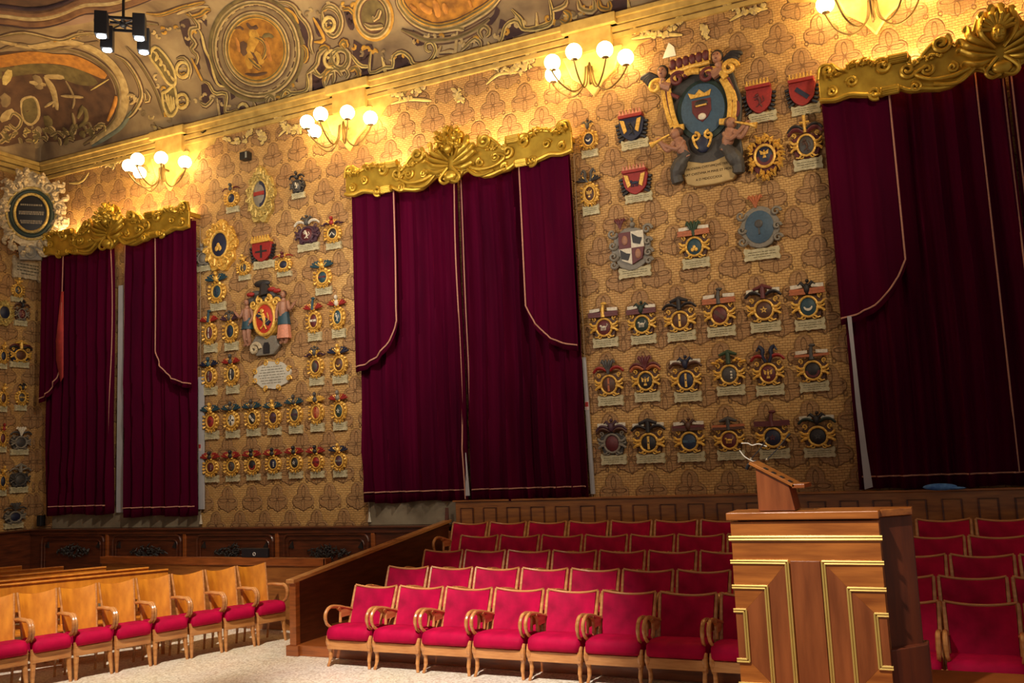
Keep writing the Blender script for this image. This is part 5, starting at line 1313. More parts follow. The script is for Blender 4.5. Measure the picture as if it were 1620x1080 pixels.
# ---- standing figure for the heraldic supporters
def figure(root, name, x, z, h, side, cloth_top, cloth_low, hair, arm_up=False):
    """small carved supporter: torso, legs under a kilt, arms, head with face and hair"""
    d = .12; s = h
    b = MB()
    b.tube(bez([(x, -d, z+.10*s), (x+side*.01*s, -d, z+.42*s), (x, -d-.02, z+.62*s), (x, -d-.01, z+.80*s), (x, -d, z+.85*s)], 4), [.06*s]*4+[.085*s]*4+[.095*s]*4+[.05*s]*3+[.035*s]*2, 9)
    for q in (-1, 1):
        b.tube(bez([(x+q*.05*s, -d-.01, z+.42*s), (x+q*.055*s, -d-.03, z+.22*s), (x+q*.05*s, -d-.0, z+.03*s), (x+q*.055*s, -d-.05, z)], 4), [.055*s]*4+[.045*s]*4+[.028*s]*4+[.03*s], 8)
        sh = Vector((x+q*.10*s, -d-.01, z+.78*s))
        if (q == -side) or arm_up: e = sh+Vector((q*.07*s, -.03, -.16*s)); hnd = sh+Vector((-side*.20*s*(1 if q == -side else -1), -.03, -.04*s))
        else: e = sh+Vector((q*.06*s, -.01, -.17*s)); hnd = e+Vector((-q*.04*s, -.05, -.15*s))
        b.tube(bez([sh, e, hnd], 4), [.036*s]*4+[.03*s]*4+[.024*s], 7)
        for f_ in range(5): v = (hnd-e).normalized(); b.tube([hnd+v*.006, hnd+v*.03*s*1.6+Vector((0, (-.008+.004*f_), .007*(f_-2)))], .006*s*1.4, 5)
    b.ell((x+side*.0, -d-.02, z+.925*s), (.052*s, .058*s, .07*s), 14, 10).ell((x, -d-.078*s-.0, z+.92*s), (.009*s, .014*s, .02*s), 6, 5)
    b.build(name, PAL['flesh'], root)
    fc = MB()
    for q in (-1, 1): fc.ell((x+q*.02*s, -d-.02-.052*s, z+.935*s), (.008*s, .005*s, .005*s), 6, 5)
    fc.ell((x, -d-.02-.054*s, z+.893*s), (.016*s, .005*s, .004*s), 6, 5); fc.build('face_features', PAL['maroon'], root)
    MB().ell((x, -d-.002, z+.945*s), (.06*s, .056*s, .068*s), 12, 8).build('hair', PAL[hair], root)
    if cloth_top:
        k = MB(); n = 14; vs = []
        for (zz, r) in ((.58, .10), (.45, .12), (.34, .135)):
            for q in range(n): a = 2*pi*q/n; rr = r*s*(1+.08*(q % 2)); vs.append((x+rr*cos(a), -d-.01+rr*.7*sin(a), z+zz*s))
        k.add(vs, [(j*n+q, j*n+(q+1) % n, (j+1)*n+(q+1) % n, (j+1)*n+q) for j in range(2) for q in range(n)]+[tuple(range(n)), tuple(2*n+q for q in range(n))])
        k.build('tunic', PAL[cloth_top], root)
    if cloth_low:
        k = MB(); n = 14; vs = []
        for (zz, r) in ((.36, .12), (.22, .135), (.08, .15)):
            for q in range(n): a = 2*pi*q/n; rr = r*s*(1+.09*(q % 2)); vs.append((x+rr*cos(a), -d-.01+rr*.65*sin(a), z+zz*s))
        k.add(vs, [(j*n+q, j*n+(q+1) % n, (j+1)*n+(q+1) % n, (j+1)*n+q) for j in range(2) for q in range(n)]+[tuple(range(n)), tuple(2*n+q for q in range(n))])
        k.build('skirt', PAL[cloth_low], root)

# ---- arms with two supporters (left bay)
def supporters():
    b = atY(428, 562, WY); t = atY(428, 440, WY); h = t.z-b.z; w = atY(468, 500, WY).x-atY(388, 500, WY).x
    root = empty('supported_coat_of_arms', (b.x, WY, b.z)); tag(root, 'large red oval arms with golden lion held between two half-draped figures', 'coat of arms')
    MB().prism([(-w*.22, 0), (w*.12, 0), (w*.24, h*.10), (w*.16, h*.24), (-w*.22, h*.26), (-w*.34, h*.14)], -.10, 0).build('rock_base', PAL['grey'], root, bevel=.02)
    MB().spiral(-w*.22, h*.09, w*.10, w*.035, .10, 1.3, 0, 1).build('scroll', STONE, root)
    MB().prism([(-.07, h*.02), (.07, h*.02), (.07, h*.12), (.04, h*.16), (-.04, h*.16), (-.07, h*.12)], -.12, -.08).build('arched_opening', PAL['black'], root)
    oz = h*.46; rx, rz_ = w*.19, h*.20
    MB().prism([(0, h*.20), (w*.16, h*.28), (w*.24, h*.45), (w*.22, h*.62), (w*.10, h*.72), (-w*.12, h*.72), (-w*.24, h*.62), (-w*.24, h*.42), (-w*.13, h*.27)], -.13, 0).build('gilded_board', GILT2, root, bevel=.02)
    MB().dome(0, oz, rx, rz_, .14, .18).build('field', cm_('paint_scarlet', (190, 52, 34)), root)
    charge('lion', 'gold', 0, oz, rx, rz_, .185, root); charge('bend', 'navy', 0, oz, rx, rz_*.7, .19, root)
    g = MB().ring(0, oz, rx+.01, rz_+.01, w*.03, .15)
    for sx in (-1, 1): g.spiral(sx*w*.22, h*.66, w*.07, w*.025, .13, 1.3, 0, sx); g.spiral(sx*w*.08, h*.70, w*.07, w*.028, .15, 1.2, pi/2, -sx)
    g.build('gilded_scrolls', GILT2, root)
    figure(root, 'left_figure', -w*.36, h*.15, h*.60, 1, 'teal', None, 'brown'); figure(root, 'right_figure', w*.36, h*.13, h*.66, -1, 'teal', 'salmon', 'brown')
    m_ = MB()
    for q in range(16): a = rnd.uniform(-1, 1); m_.ell((a*w*.32, -.08, h*(.76+.05*sin(q*1.7))), (w*.10, .06, h*.045), 8, 6)
    m_.build('dark_mantling', PAL['dgrey'], root)
    mm = MB()
    for a, b_ in ((-.28, .80), (.14, .83), (.24, .80)): mm.ell((w*a, -.14, h*b_), (w*.08, .05, h*.03), 8, 6)
    mm.build('red_mantling', PAL['red'], root)
    MB().tube([(0, -.10, h*.76), (-w*.04, -.10, h*.92)], [w*.12, w*.06], 8).ell((-w*.08, -.1, h*.93), (w*.16, .05, h*.05)).build('crest_bird', PAL['black'], root)
    b = atY(433, 617, WY); h2 = atY(433, 570, WY).z-b.z; w2 = atY(463, 593, WY).x-atY(402, 593, WY).x
    r2 = empty('inscription_plaque', (b.x, WY, b.z)); tag(r2, 'white gilt-edged scroll inscription below the two figures', 'plaque')
    out = [(w2*.47*cos(a)*(1+.05*sin(a*6)), h2*.5+h2*.46*sin(a)*(1+.05*sin(a*8))) for a in [2*pi*q/36 for q in range(36)]]
    MB().prism(out, -.05, 0).build('plate', mat('white_marble_plate', (206, 200, 184), .6), r2, bevel=.01)
    tx = MB(); rn = random.Random(2)
    for li in range(7):
        z = h2*(.78-.09*li); hw_ = w2*.34*(1-.25*abs(li-3)/3.); x = -hw_
        while x < hw_: ww = rn.uniform(.03, .09); x2 = min(hw_, x+ww); tx.box(x, x2, -.053, -.045, z-.006, z+.008); x = x2+.018
    tx.build('lettering', mat('grey_lettering', (134, 128, 112), .8), r2, smooth=False)
    g = MB()
    for a in (20, 70, 110, 160, 200, 250, 290, 340): g.spiral(w2*.46*cos(radians(a)), h2*.5+h2*.45*sin(radians(a)), .055, .018, .04, 1.3, radians(a), 1 if cos(radians(a)) > 0 else -1, 14, 6)
    g.build('gilded_curls', GILT2, r2)
supporters()

# ---- the largest coat of arms (right bay)
def largest():
    b = atY(1118, 293, WY); t = atY(1106, 85, WY); h = t.z-b.z; px = lambda x, y: (lambda p: (p.x-b.x, p.z-b.z))(atY(x, y, WY-.12))
    root = empty('coat_of_arms', (b.x, WY, b.z)); tag(root, 'largest coat of arms, blue oval with crown between four cherubs above a parchment inscription', 'coat of arms')
    # parchment with three lines of capitals
    out = [px(x, y) for x, y in ((1078, 251), (1092, 255), (1110, 257), (1128, 254), (1145, 246), (1156, 237), (1160, 242), (1161, 262), (1164, 277), (1158, 283), (1130, 290), (1100, 294), (1086, 291), (1082, 280))]
    pq = MB().prism(out, -.10, 0).build('parchment', mat('warm_parchment', (186, 158, 106), .7, rgb2=(166, 138, 90), scale=6), root, bevel=.015)
    for (x, y, s) in ((1122, 262, 'MODERN CVSTVMQVE TER CL'), (1122, 271, 'ART CVSTVMA M MAIE ET MODO'), (1121, 281, 'A D MDCCCXXX')):
        cu = bpy.data.curves.new('inscription', 'FONT'); cu.body = s; cu.align_x = 'CENTER'; cu.align_y = 'CENTER'; cu.extrude = .002
        cu.size = .050
        o_ = bpy.data.objects.new('tmp', cu); COL.objects.link(o_); bpy.context.view_layer.update(); me_ = bpy.data.meshes.new_from_object(o_.evaluated_get(bpy.context.evaluated_depsgraph_get())); bpy.data.objects.remove(o_); o = bpy.data.objects.new('lettering', me_); COL.objects.link(o); q = px(x, y); o.location = (q[0], -.104, q[1]); o.rotation_euler = (pi/2, 0, 0)
        o.data.materials.append(mat('brown_ink', (92, 70, 46), .8)); o.parent = pq
    # dark backing
    bk = [px(x, y) for x, y in ((1080, 106), (1040, 120), (1030, 128), (1040, 135), (1052, 150), (1048, 165), (1052, 180), (1058, 195), (1066, 212), (1068, 240), (1075, 262), (1084, 283), (1160, 276), (1170, 262), (1174, 236), (1168, 205), (1172, 180), (1172, 150), (1164, 130), (1158, 110), (1140, 98), (1120, 98))]
    MB().prism(bk, -.07, 0).build('backing', PAL['dgrey'], root, bevel=.02)
    C = px(1112, 172); R = (px(1144, 172)[0]-C[0], px(1112, 133)[1]-C[1])
    MB().dome(C[0], C[1]-.01, R[0]*1.34, R[1]*1.24, .10, .125, 32).build('green_surround', PAL['dgreen'], root)
    MB().dome(C[0], C[1]-.01, R[0]*1.10, R[1]*1.06, .135, .155, 32).build('field', PAL['steel'], root)
    q = px(1108, 152); MB().prism([(q[0]-.14, q[1]-.03), (q[0]-.17, q[1]+.06), (q[0]-.07, q[1]+.02), (q[0], q[1]+.09), (q[0]+.07, q[1]+.02), (q[0]+.17, q[1]+.06), (q[0]+.14, q[1]-.03)], -.17, -.13).build('field_crown', GILT2, root, bevel=.006)
    q = px(1111, 172); s_ = [(-.14, .13), (.14, .13), (.14, -.05), (.08, -.15), (0, -.21), (-.08, -.15), (-.14, -.05)]
    MB().prism([(q[0]+a, q[1]+c) for a, c in s_], -.165, -.13).build('small_shield', PAL['maroon'], root, bevel=.006)
    MB().ell((q[0], -.165, q[1]+.07), (.10, .02, .055)).build('shield_chief', PAL['black'], root); MB().ell((q[0], -.165, q[1]-.13), (.06, .02, .05)).build('shield_base', PAL['white'], root)
    MB().tube([(q[0]-.08, -.18, q[1]+.03), (q[0]+.08, -.18, q[1]+.035)], .015, 6).build('shield_bar', GILT2, root)
    # gold strapwork: two long straps and arched top, red edged
    def strap(pts, r, name, mt, d=.16, fl_=1):
        P = bez([(px(x, y)[0], -d, px(x, y)[1]) for x, y in pts], 6); return MB().tube(P, r, 8, up=(0, -1, 0), flat=.6).build(name, mt, root)
    for pts in (((1050, 142), (1053, 160), (1058, 182), (1065, 203)), ((1059, 142), (1061, 160), (1066, 184), (1073, 203)), ((1149, 128), (1159, 145), (1164, 165), (1162, 192)), ((1142, 126), (1151, 142), (1156, 165), (1154, 192))):
        strap(pts, .038, 'gold_strap', GILT2)
    for pts in (((1053, 135), (1056, 160), (1062, 190), (1066, 203)), ((1152, 125), (1161, 148), (1163, 175), (1160, 195)), ((1056, 148), (1066, 152), (1075, 156)), ((1160, 160), (1168, 165), (1168, 180), (1160, 190))):
        strap(pts, .028, 'red_edging', PAL['maroon'])
    for pts in (((1056, 140), (1062, 130), (1072, 126)), ((1118, 118), (1130, 112), (1142, 116), (1150, 126)), ((1082, 122), (1094, 116), (1108, 115)), ((1068, 205), (1076, 204), (1084, 203)), ((1140, 195), (1150, 194), (1156, 190))):
        strap(pts, .048, 'gold_roll', GILT2, .19)
    for (x, y) in ((1074, 128), (1121, 122), (1040, 140), (1156, 110)):
        q = px(x, y); MB().spiral(q[0], q[1], .12, .04, .18, 1.3, 0, 1, 20).build('scroll', PAL['maroon'] if x in (1074, 1121) else GILT2, root)
    # jewelled crown
    c0 = px(1062, 118); c1 = px(1124, 100); n = 6
    MB().tube([(c0[0], -.17, c0[1]), ((c0[0]+c1[0])/2, -.20, (c0[1]+c1[1])/2-.0), (c1[0], -.17, c1[1])], .035, 8).tube([(c0[0], -.17, c0[1]-.08), (c1[0], -.17, c1[1]-.08)], .028, 8).build('crown_band', GILT2, root)
    for i in range(n):
        t_ = (i+.5)/n; x = c0[0]+(c1[0]-c0[0])*t_; z = c0[1]+(c1[1]-c0[1])*t_
        MB().ell((x, -.18, z+.11), (.062, .06, .085), 10, 8).build('crown_cap', PAL['maroon'], root)
        MB().tube([(x+.06, -.19, z+.02), (x+.065, -.20, z+.15)], [.02, .014], 6).ell((x+.065, -.2, z+.17), (.022, .02, .022), 8, 6).build('crown_point', GILT2, root)
    # upper cherub heads with dark wings, lower trumpeting cherubs
    for (x, y, sx) in ((1050, 118, -1), (1136, 94, 1)):
        q = px(x, y)
        MB().ell((q[0], -.20, q[1]), (.07, .08, .09), 14, 10).ell((q[0], -.28, q[1]-.005), (.015, .02, .025), 6, 5).tube(bez([(q[0], -.18, q[1]-.08), (q[0]+sx*.02, -.17, q[1]-.17), (q[0]-sx*.10, -.16, q[1]-.24)], 4), [.05]*4+[.075]*5, 8).build('cherub_head', PAL['flesh'], root)
        MB().ell((q[0], -.165, q[1]+.03), (.09, .075, .10), 12, 8).build('hair', PAL['black'], root)
        f = MB()
        for e in (-1, 1): f.ell((q[0]+e*.03, -.275, q[1]+.02), (.012, .008, .008), 6, 5)
        f.ell((q[0], -.278, q[1]-.04), (.022, .008, .007), 6, 5); f.build('face_features', PAL['maroon'], root)
        w_ = MB()
        for e in range(4): w_.tube(bez([(q[0]+sx*.08, -.14, q[1]-.04), (q[0]+sx*(.2), -.15, q[1]+.04-.03*e), (q[0]+sx*(.36-.04*e), -.13, q[1]-.0-.045*e)], 4), [.03]*4+[.04]*4+[.015], 7)
        w_.build('wing', PAL['black'], root)
    for (x, y, sx, s_) in ((1074, 222, -1, .55), (1158, 206, 1, .58)):
        q = px(x, y); 
        bd = MB(); hx, hz = q[0]+sx*(-.02), q[1]+.06
        bd.tube(bez([(q[0]+sx*(-.12), -.17, q[1]-.30), (q[0]-sx*.06, -.19, q[1]-.18), (q[0]-sx*.02, -.19, q[1]-.06), (q[0], -.18, q[1]+.0)], 4), [.07]*4+[.085]*4+[.075]*4+[.035], 9)
        bd.ell((q[0]+sx*.02, -.22, q[1]+.07), (.075, .08, .085), 12, 9).ell((q[0]+sx*.07, -.29, q[1]+.06), (.014, .016, .018), 6, 5)
        for e, dz in ((1, -.06), (-1, -.10)):
            sh = Vector((q[0]-sx*.02+e*.07, -.21, q[1]-.05)); el = sh+Vector((sx*.10, -.05, -.12)); hd = Vector((q[0]+sx*.26, -.27, q[1]-.0-.03*e))
            bd.tube(bez([sh, el, hd], 4), [.042]*4+[.034]*4+[.026], 8)
            for f_ in range(5): bd.tube([hd+Vector((sx*.005*f_, -.01, .012)), hd+Vector((sx*(.008*f_+.01), -.03+.004*f_, -.014))], .007, 5)
        bd.build('cherub_body', PAL['flesh'], root)
        MB().ell((q[0]-sx*.01, -.19, q[1]+.10), (.085, .075, .075), 12, 8).build('hair', PAL['brown'], root)
        MB().tube([(q[0]+sx*.09, -.30, q[1]+.05), (q[0]+sx*.30, -.30, q[1]-.03), (q[0]+sx*.38, -.30, q[1]-.06)], [.014, .022, .05], 10).build('trumpet', GILT2, root)
        MB().tube(bez([(q[0]-sx*.12, -.16, q[1]-.22), (q[0]-sx*.02, -.18, q[1]-.36), (q[0]+sx*.06, -.16, q[1]-.52), (q[0]+sx*.05, -.13, q[1]-.66)], 4), [.09]*4+[.11]*4+[.09]*4+[.05], 9).build('drapery', PAL['dgrey'], root)
    # lower boss
    q = px(1112, 222); MB().ell((q[0], -.13, q[1]-.06), (.11, .05, .13)).build('lower_shield', PAL['navy'], root)
    g = MB()
    for sx in (-1, 1): g.spiral(q[0]+sx*.10, q[1]+.06, .07, .024, .14, 1.2, pi/2, sx, 14); g.tube(bez([(q[0]+sx*.14, -.15, q[1]+.05), (q[0]+sx*.11, -.16, q[1]-.06), (q[0]+sx*.07, -.15, q[1]-.12)], 4), .018, 6)
    g.build('gold_scrolls', GILT2, root)
largest()

MB.CLAMP = False

# ================================================================== PAINTED COVE (low-relief strapwork, medallions, garlands)
FC = {'taupe': mat('fresco_taupe', (150, 128, 92), .8, 0, rgb2=(112, 92, 66), scale=5), 'light': mat('fresco_light_stone', (196, 172, 122), .8, 0, rgb2=(156, 130, 84), scale=9),
      'gold': mat('fresco_gold', (204, 158, 62), .7, 0, rgb2=(160, 112, 34), scale=9), 'dark': mat('fresco_plum_shadow', (74, 50, 52), .85, 0, rgb2=(56, 38, 40), scale=6),
      'amber': mat('fresco_amber', (186, 128, 42), .8, 0, rgb2=(120, 78, 26), scale=7, bump=.1), 'cream': mat('fresco_cream', (216, 192, 124), .8, 0, rgb2=(176, 150, 84), scale=12),
      'brown': mat('fresco_brown', (104, 74, 54), .85, 0, rgb2=(70, 48, 38), scale=4), 'olive': mat('fresco_olive', (124, 108, 66), .85, 0, rgb2=(88, 74, 46), scale=6),
      'blue': mat('fresco_grey_blue', (122, 128, 112), .85, 0), 'ochre': mat('fresco_orange_ochre', (200, 138, 58), .85, 0, rgb2=(150, 98, 48), scale=8), 'mould': mat('ceiling_moulding_brown', (140, 100, 66), .7, 0, rgb2=(104, 70, 48), scale=5)}
def dens(pts, step=7, closed=False):
    P = [Vector((p[0], p[1], 0)) for p in pts]
    if closed: P.append(P[0])
    P = bez(P, 5) if len(P) > 2 else P
    out = [P[0]]
    for p in P[1:]:
        L = (p-out[-1]).length
        if L < step*.6 and p is not P[-1]: continue
        n = max(1, int(L/step))
        b = out[-1].copy()
        for k in range(1, n+1): out.append(b+(p-b)*k/n)
    return out
def stroke(mb, pts, w, closed=False, hgt=.35, lvl=0, smooth=True):
    q = dens(pts, 7, closed) if smooth else [Vector((p[0], p[1], 0)) for p in pts]
    W_ = []; Nn = []
    for p in q:
        a, n_ = hit(p.x, p.y)
        if a is None: continue
        if W_ and (a-W_[-1]).length > 1.2: continue
        W_.append(a); Nn.append(n_)
    m_ = len(W_)
    if m_ < 2: return
    vs = []; K = 5
    for i in range(m_):
        t = W_[min(i+1, m_-1)]-W_[max(i-1, 0)]
        if t.length < 1e-7: t = Vector((1, 0, 0))
        t.normalize(); s_ = Nn[i].cross(t).normalized()
        tap = 1 if closed else min(1, .45+1.6*min(i, m_-1-i)/m_*2)
        for k in range(K):
            a = pi*k/(K-1); vs.append(W_[i]+s_*(w*tap*cos(a))+Nn[i]*(lvl+w*hgt*sin(a)))
    mb.add(vs, [(i*K+k, i*K+k+1, (i+1)*K+k+1, (i+1)*K+k) for i in range(m_-1) for k in range(K-1)])
def patchf(mb, pts, lvl=.004, step=9, smooth=True):
    q = dens(pts, step, True)[:-1] if smooth else dens([tuple(p) for p in pts], 9999)[:-1]
    if not smooth:
        q = []
        for a, b in zip(pts, list(pts[1:])+[pts[0]]):
            L = sqrt((a[0]-b[0])**2+(a[1]-b[1])**2); n = max(1, int(L/step))
            for k in range(n): q.append(Vector((a[0]+(b[0]-a[0])*k/n, a[1]+(b[1]-a[1])*k/n, 0)))
    vs = [Vector((p.x, p.y)) for p in q]; n = len(vs)
    xs = [v.x for v in vs]; ys = [v.y for v in vs]
    def inside(x, y):
        c = False; j = n-1
        for i in range(n):
            if (vs[i].y > y) != (vs[j].y > y) and x < (vs[j].x-vs[i].x)*(y-vs[i].y)/(vs[j].y-vs[i].y)+vs[i].x: c = not c
            j = i
        return c
    x = min(xs)+step/2
    while x < max(xs):
        y = min(ys)+step/2
        while y < max(ys):
            if inside(x, y): vs.append(Vector((x, y)))
            y += step
        x += step
    r = geometry.delaunay_2d_cdt(vs, [(i, (i+1) % n) for i in range(n)], [], 1, .01)
    out = []; ok = True
    for v in r[0]:
        a, n_ = hit(v.x, v.y)
        if a is None: return
        out.append(a+n_*lvl)
    mb.add(out, [tuple(f) for f in r[2]])
def ellp(cx, cy, rx, ry, rot=0, n=20):
    c_, s_ = cos(radians(rot)), sin(radians(rot))
    return [(cx+rx*cos(2*pi*k/n)*c_-ry*sin(2*pi*k/n)*s_, cy+rx*cos(2*pi*k/n)*s_+ry*sin(2*pi*k/n)*c_) for k in range(n)]
LAY = {k: MB() for k in FC}
Z7 = lambda L: [(280+x/5.143, y/5.143) for x, y in L]
Z5 = lambda L: [(440+x/3.522, 30+y/3.522) for x, y in L]
Z2 = lambda L: [(405+x/4, y/4) for x, y in L]
Z3 = lambda L: [(810+x/4, y/4) for x, y in L]
Z6 = lambda L: [(x/4.5, y/4.5) for x, y in L]
def P(k, L, lvl=.006, **a): patchf(LAY[k], L, lvl, **a)
def K(k, L, w=.03, **a):
    lv = a.pop('lvl', .012)
    if w > .062: stroke(LAY[k], L, w, lvl=lv, hgt=.12); return
    if w >= .035 and k in ('light', 'cream', 'gold', 'taupe'):
        stroke(LAY['brown'], L, w*1.25, lvl=lv-.004, hgt=.12, **{q: v for q, v in a.items() if q != 'hgt'})
        stroke(LAY[k], L, w*.82, lvl=lv, **a)
        if w >= .045: stroke(LAY['olive'], L, w*.30, lvl=lv+w*.27, hgt=.2, **{q: v for q, v in a.items() if q != 'hgt'})
    else: stroke(LAY[k], L, w, lvl=lv, **a)
# --- round medallion
P('taupe', ellp(406, 77, 74, 82, -10), .006)
P('amber', ellp(406, 77, 43, 49, -10), .014)
for (rx, ry, w, k) in ((45, 51, .045, 'gold'), (50, 57, .05, 'light'), (58, 66, .03, 'taupe'), (66, 74, .06, 'light'), (73, 82, .035, 'olive')):
    K(k, ellp(406, 77, rx, ry, -10), w, closed=True, lvl=.012)
for q in range(26):
    a = 2*pi*q/26; c = (406+62*cos(a), 77+70*sin(a)); K('light', [(c[0]-3*sin(a), c[1]+3*cos(a)), (c[0]+2*cos(a), c[1]+2*sin(a)), (c[0]+4*sin(a), c[1]-3*cos(a))], .03, lvl=.015)
# figures inside (plain generic group)
for L, w, k in (([(610, 220), (640, 300), (600, 380), (590, 480), (600, 560)], .09, 'gold'), ([(640, 300), (700, 330), (730, 400), (700, 480)], .05, 'gold'), ([(570, 180), (610, 230), (660, 210)], .04, 'brown'),
                ([(560, 340), (545, 400), (570, 440)], .09, 'brown'), ([(720, 330), (740, 380), (750, 450), (770, 500)], .05, 'ochre'), ([(480, 300), (500, 360), (510, 420)], .04, 'ochre'), ([(640, 420), (670, 470), (700, 520)], .07, 'gold'), ([(590, 470), (640, 520), (690, 560)], .06, 'gold'),
                ([(600, 410), (650, 480), (660, 560)], .03, 'brown'), ([(470, 230), (510, 215), (545, 240)], .03, 'brown'), ([(700, 300), (740, 280), (790, 300)], .04, 'olive'), ([(560, 600), (640, 610), (740, 590)], .03, 'brown')):
    K(k, Z7(L), w, lvl=.016)
K('gold', ellp(401, 52, 5, 6), .03, closed=True, lvl=.018)
# --- dark openings of the strapwork
for L in ([(190, 150), (245, 160), (245, 215)], [(185, 320), (220, 272), (230, 380), (295, 500), (305, 620), (385, 700), (325, 695), (265, 585), (225, 450)],
          [(905, 55), (965, 95), (1005, 150), (1060, 215), (1088, 300), (1082, 385), (1050, 370), (1030, 290), (995, 200), (940, 120)], [(1112, 160), (1152, 158), (1197, 290), (1157, 292)], [(1370, 82), (1402, 75), (1440, 195), (1404, 205)],
          [(1150, 435), (1212, 400), (1245, 480), (1235, 590), (1170, 610), (1115, 570)], [(200, 690), (250, 682), (300, 780), (270, 850), (215, 840)], [(1090, 605), (1195, 612), (1190, 720), (1100, 762)], [(140, 480), (170, 470), (195, 560), (165, 575)],
          [(940, 650), (985, 585), (985, 672)], [(432, 720), (480, 790), (445, 815)], [(325, 795), (375, 798), (380, 935), (335, 955)], [(500, 905), (520, 870), (560, 875), (580, 930)], [(850, 850), (880, 765), (935, 765), (925, 790)],
          [(60, 800), (0, 830)], [(20, 180), (90, 150), (120, 230), (100, 380), (60, 330)]):
    if len(L) > 2: P('dark', Z7(L), .012, smooth=len(L) > 4, step=6)
for L in ([(430, 300), (470, 160), (510, 140), (530, 160), (520, 290), (440, 340)], [(740, 90), (760, 60), (800, 130), (860, 110), (800, 150), (770, 135)], [(1240, 0), (1280, 30), (1240, 140), (1230, 60)], [(640, 260), (650, 210), (690, 190), (720, 210), (730, 250), (780, 265), (660, 268)]):
    P('dark', Z5(L), .012, step=6)
for L in ([(620, 250), (680, 290), (735, 330), (720, 380), (640, 400), (615, 360)], [(650, 410), (725, 400), (725, 460), (660, 500)], [(880, 360), (910, 340), (960, 400), (1060, 410), (870, 430)], [(975, 190), (1070, 260), (1010, 290)], [(360, 120), (400, 120), (430, 220), (390, 225)], [(555, 65), (590, 55), (625, 175), (590, 180)],
          [(1520, 40), (1545, 75), (1490, 160), (1450, 130), (1500, 100)], [(1560, 230), (1620, 160), (1620, 270)], [(260, 180), (320, 200), (345, 330), (310, 400), (330, 320), (300, 240)], [(380, 380), (450, 310), (460, 420), (420, 490), (370, 460)], [(350, 490), (440, 500), (430, 560), (350, 580)]):
    P('dark', Z2(L), .012, step=6)
for L in ([(640, 0), (730, 0), (740, 55), (560, 110), (600, 60)], [(250, 60), (330, 60), (250, 180)], [(0, 150), (70, 150), (90, 200), (0, 235)]): P('dark', Z3(L), .012, step=6)
# --- strapwork ribbons
for L, w, k in (
    ([(75, 110), (130, 130), (200, 110), (240, 75), (275, 75)], .06, 'gold'), ([(95, 95), (180, 210), (120, 230), (110, 290), (150, 350), (120, 400), (170, 450), (160, 520)], .055, 'light'), ([(175, 230), (205, 290), (230, 400), (280, 500), (300, 600), (340, 690), (400, 705)], .035, 'cream'),
    ([(210, 660), (260, 680), (310, 760), (405, 765), (400, 920), (500, 890)], .045, 'cream'), ([(500, 880), (520, 850), (560, 850), (600, 920)], .04, 'cream'), ([(840, 860), (860, 770), (900, 730), (940, 760), (1060, 730), (1060, 600)], .05, 'cream'), ([(1060, 600), (1140, 530), (1160, 440), (1220, 390)], .06, 'light'),
    ([(1010, 370), (1050, 390), (1060, 460), (1035, 510)], .05, 'gold'), ([(830, 10), (900, 20), (960, 60), (1000, 130), (1060, 200), (1090, 290), (1085, 370), (1110, 440)], .055, 'light'), ([(880, 60), (950, 110), (990, 190)], .035, 'gold'),
    ([(745, 880), (740, 820), (775, 780), (800, 820), (780, 850), (768, 820)], .06, 'light'), ([(625, 830), (640, 900), (620, 950)], .05, 'light'), ([(780, 890), (830, 950), (900, 960)], .045, 'gold'),
    ([(1110, 590), (1180, 620), (1240, 560), (1250, 480)], .05, 'light'), ([(190, 830), (240, 860), (300, 800)], .05, 'light'), ([(1110, 140), (1200, 320), (1120, 340)], .04, 'gold'), ([(1160, 400), (1220, 380), (1240, 420)], .06, 'gold'),
    ([(1350, 80), (1400, 70), (1440, 110)], .05, 'gold'), ([(120, 470), (180, 600), (210, 660)], .035, 'gold'), ([(0, 480), (60, 470), (110, 540), (100, 640)], .05, 'light'), ([(1180, 90), (1230, 60), (1300, 90), (1340, 180), (1310, 270), (1260, 290), (1210, 210), (1180, 90)], .05, 'light'),
    ([(1370, 380), (1390, 350), (1360, 330), (1340, 360), (1370, 400)], .05, 'gold'), ([(1260, 470), (1330, 400), (1400, 440), (1390, 540), (1320, 570), (1265, 530), (1260, 470)], .06, 'light'), ([(1210, 720), (1200, 640), (1280, 590), (1270, 690)], .05, 'light'), ([(1370, 560), (1400, 600), (1380, 640)], .05, 'light'),
    ([(0, 70), (230, 10)], .05, 'gold'), ([(0, 110), (150, 60), (260, 50)], .04, 'light'), ([(330, 800), (350, 950), (355, 1010)], .03, 'light'), ([(1095, 590), (1095, 860)], .025, 'light')):
    K(k, Z7(L), w, lvl=.012)
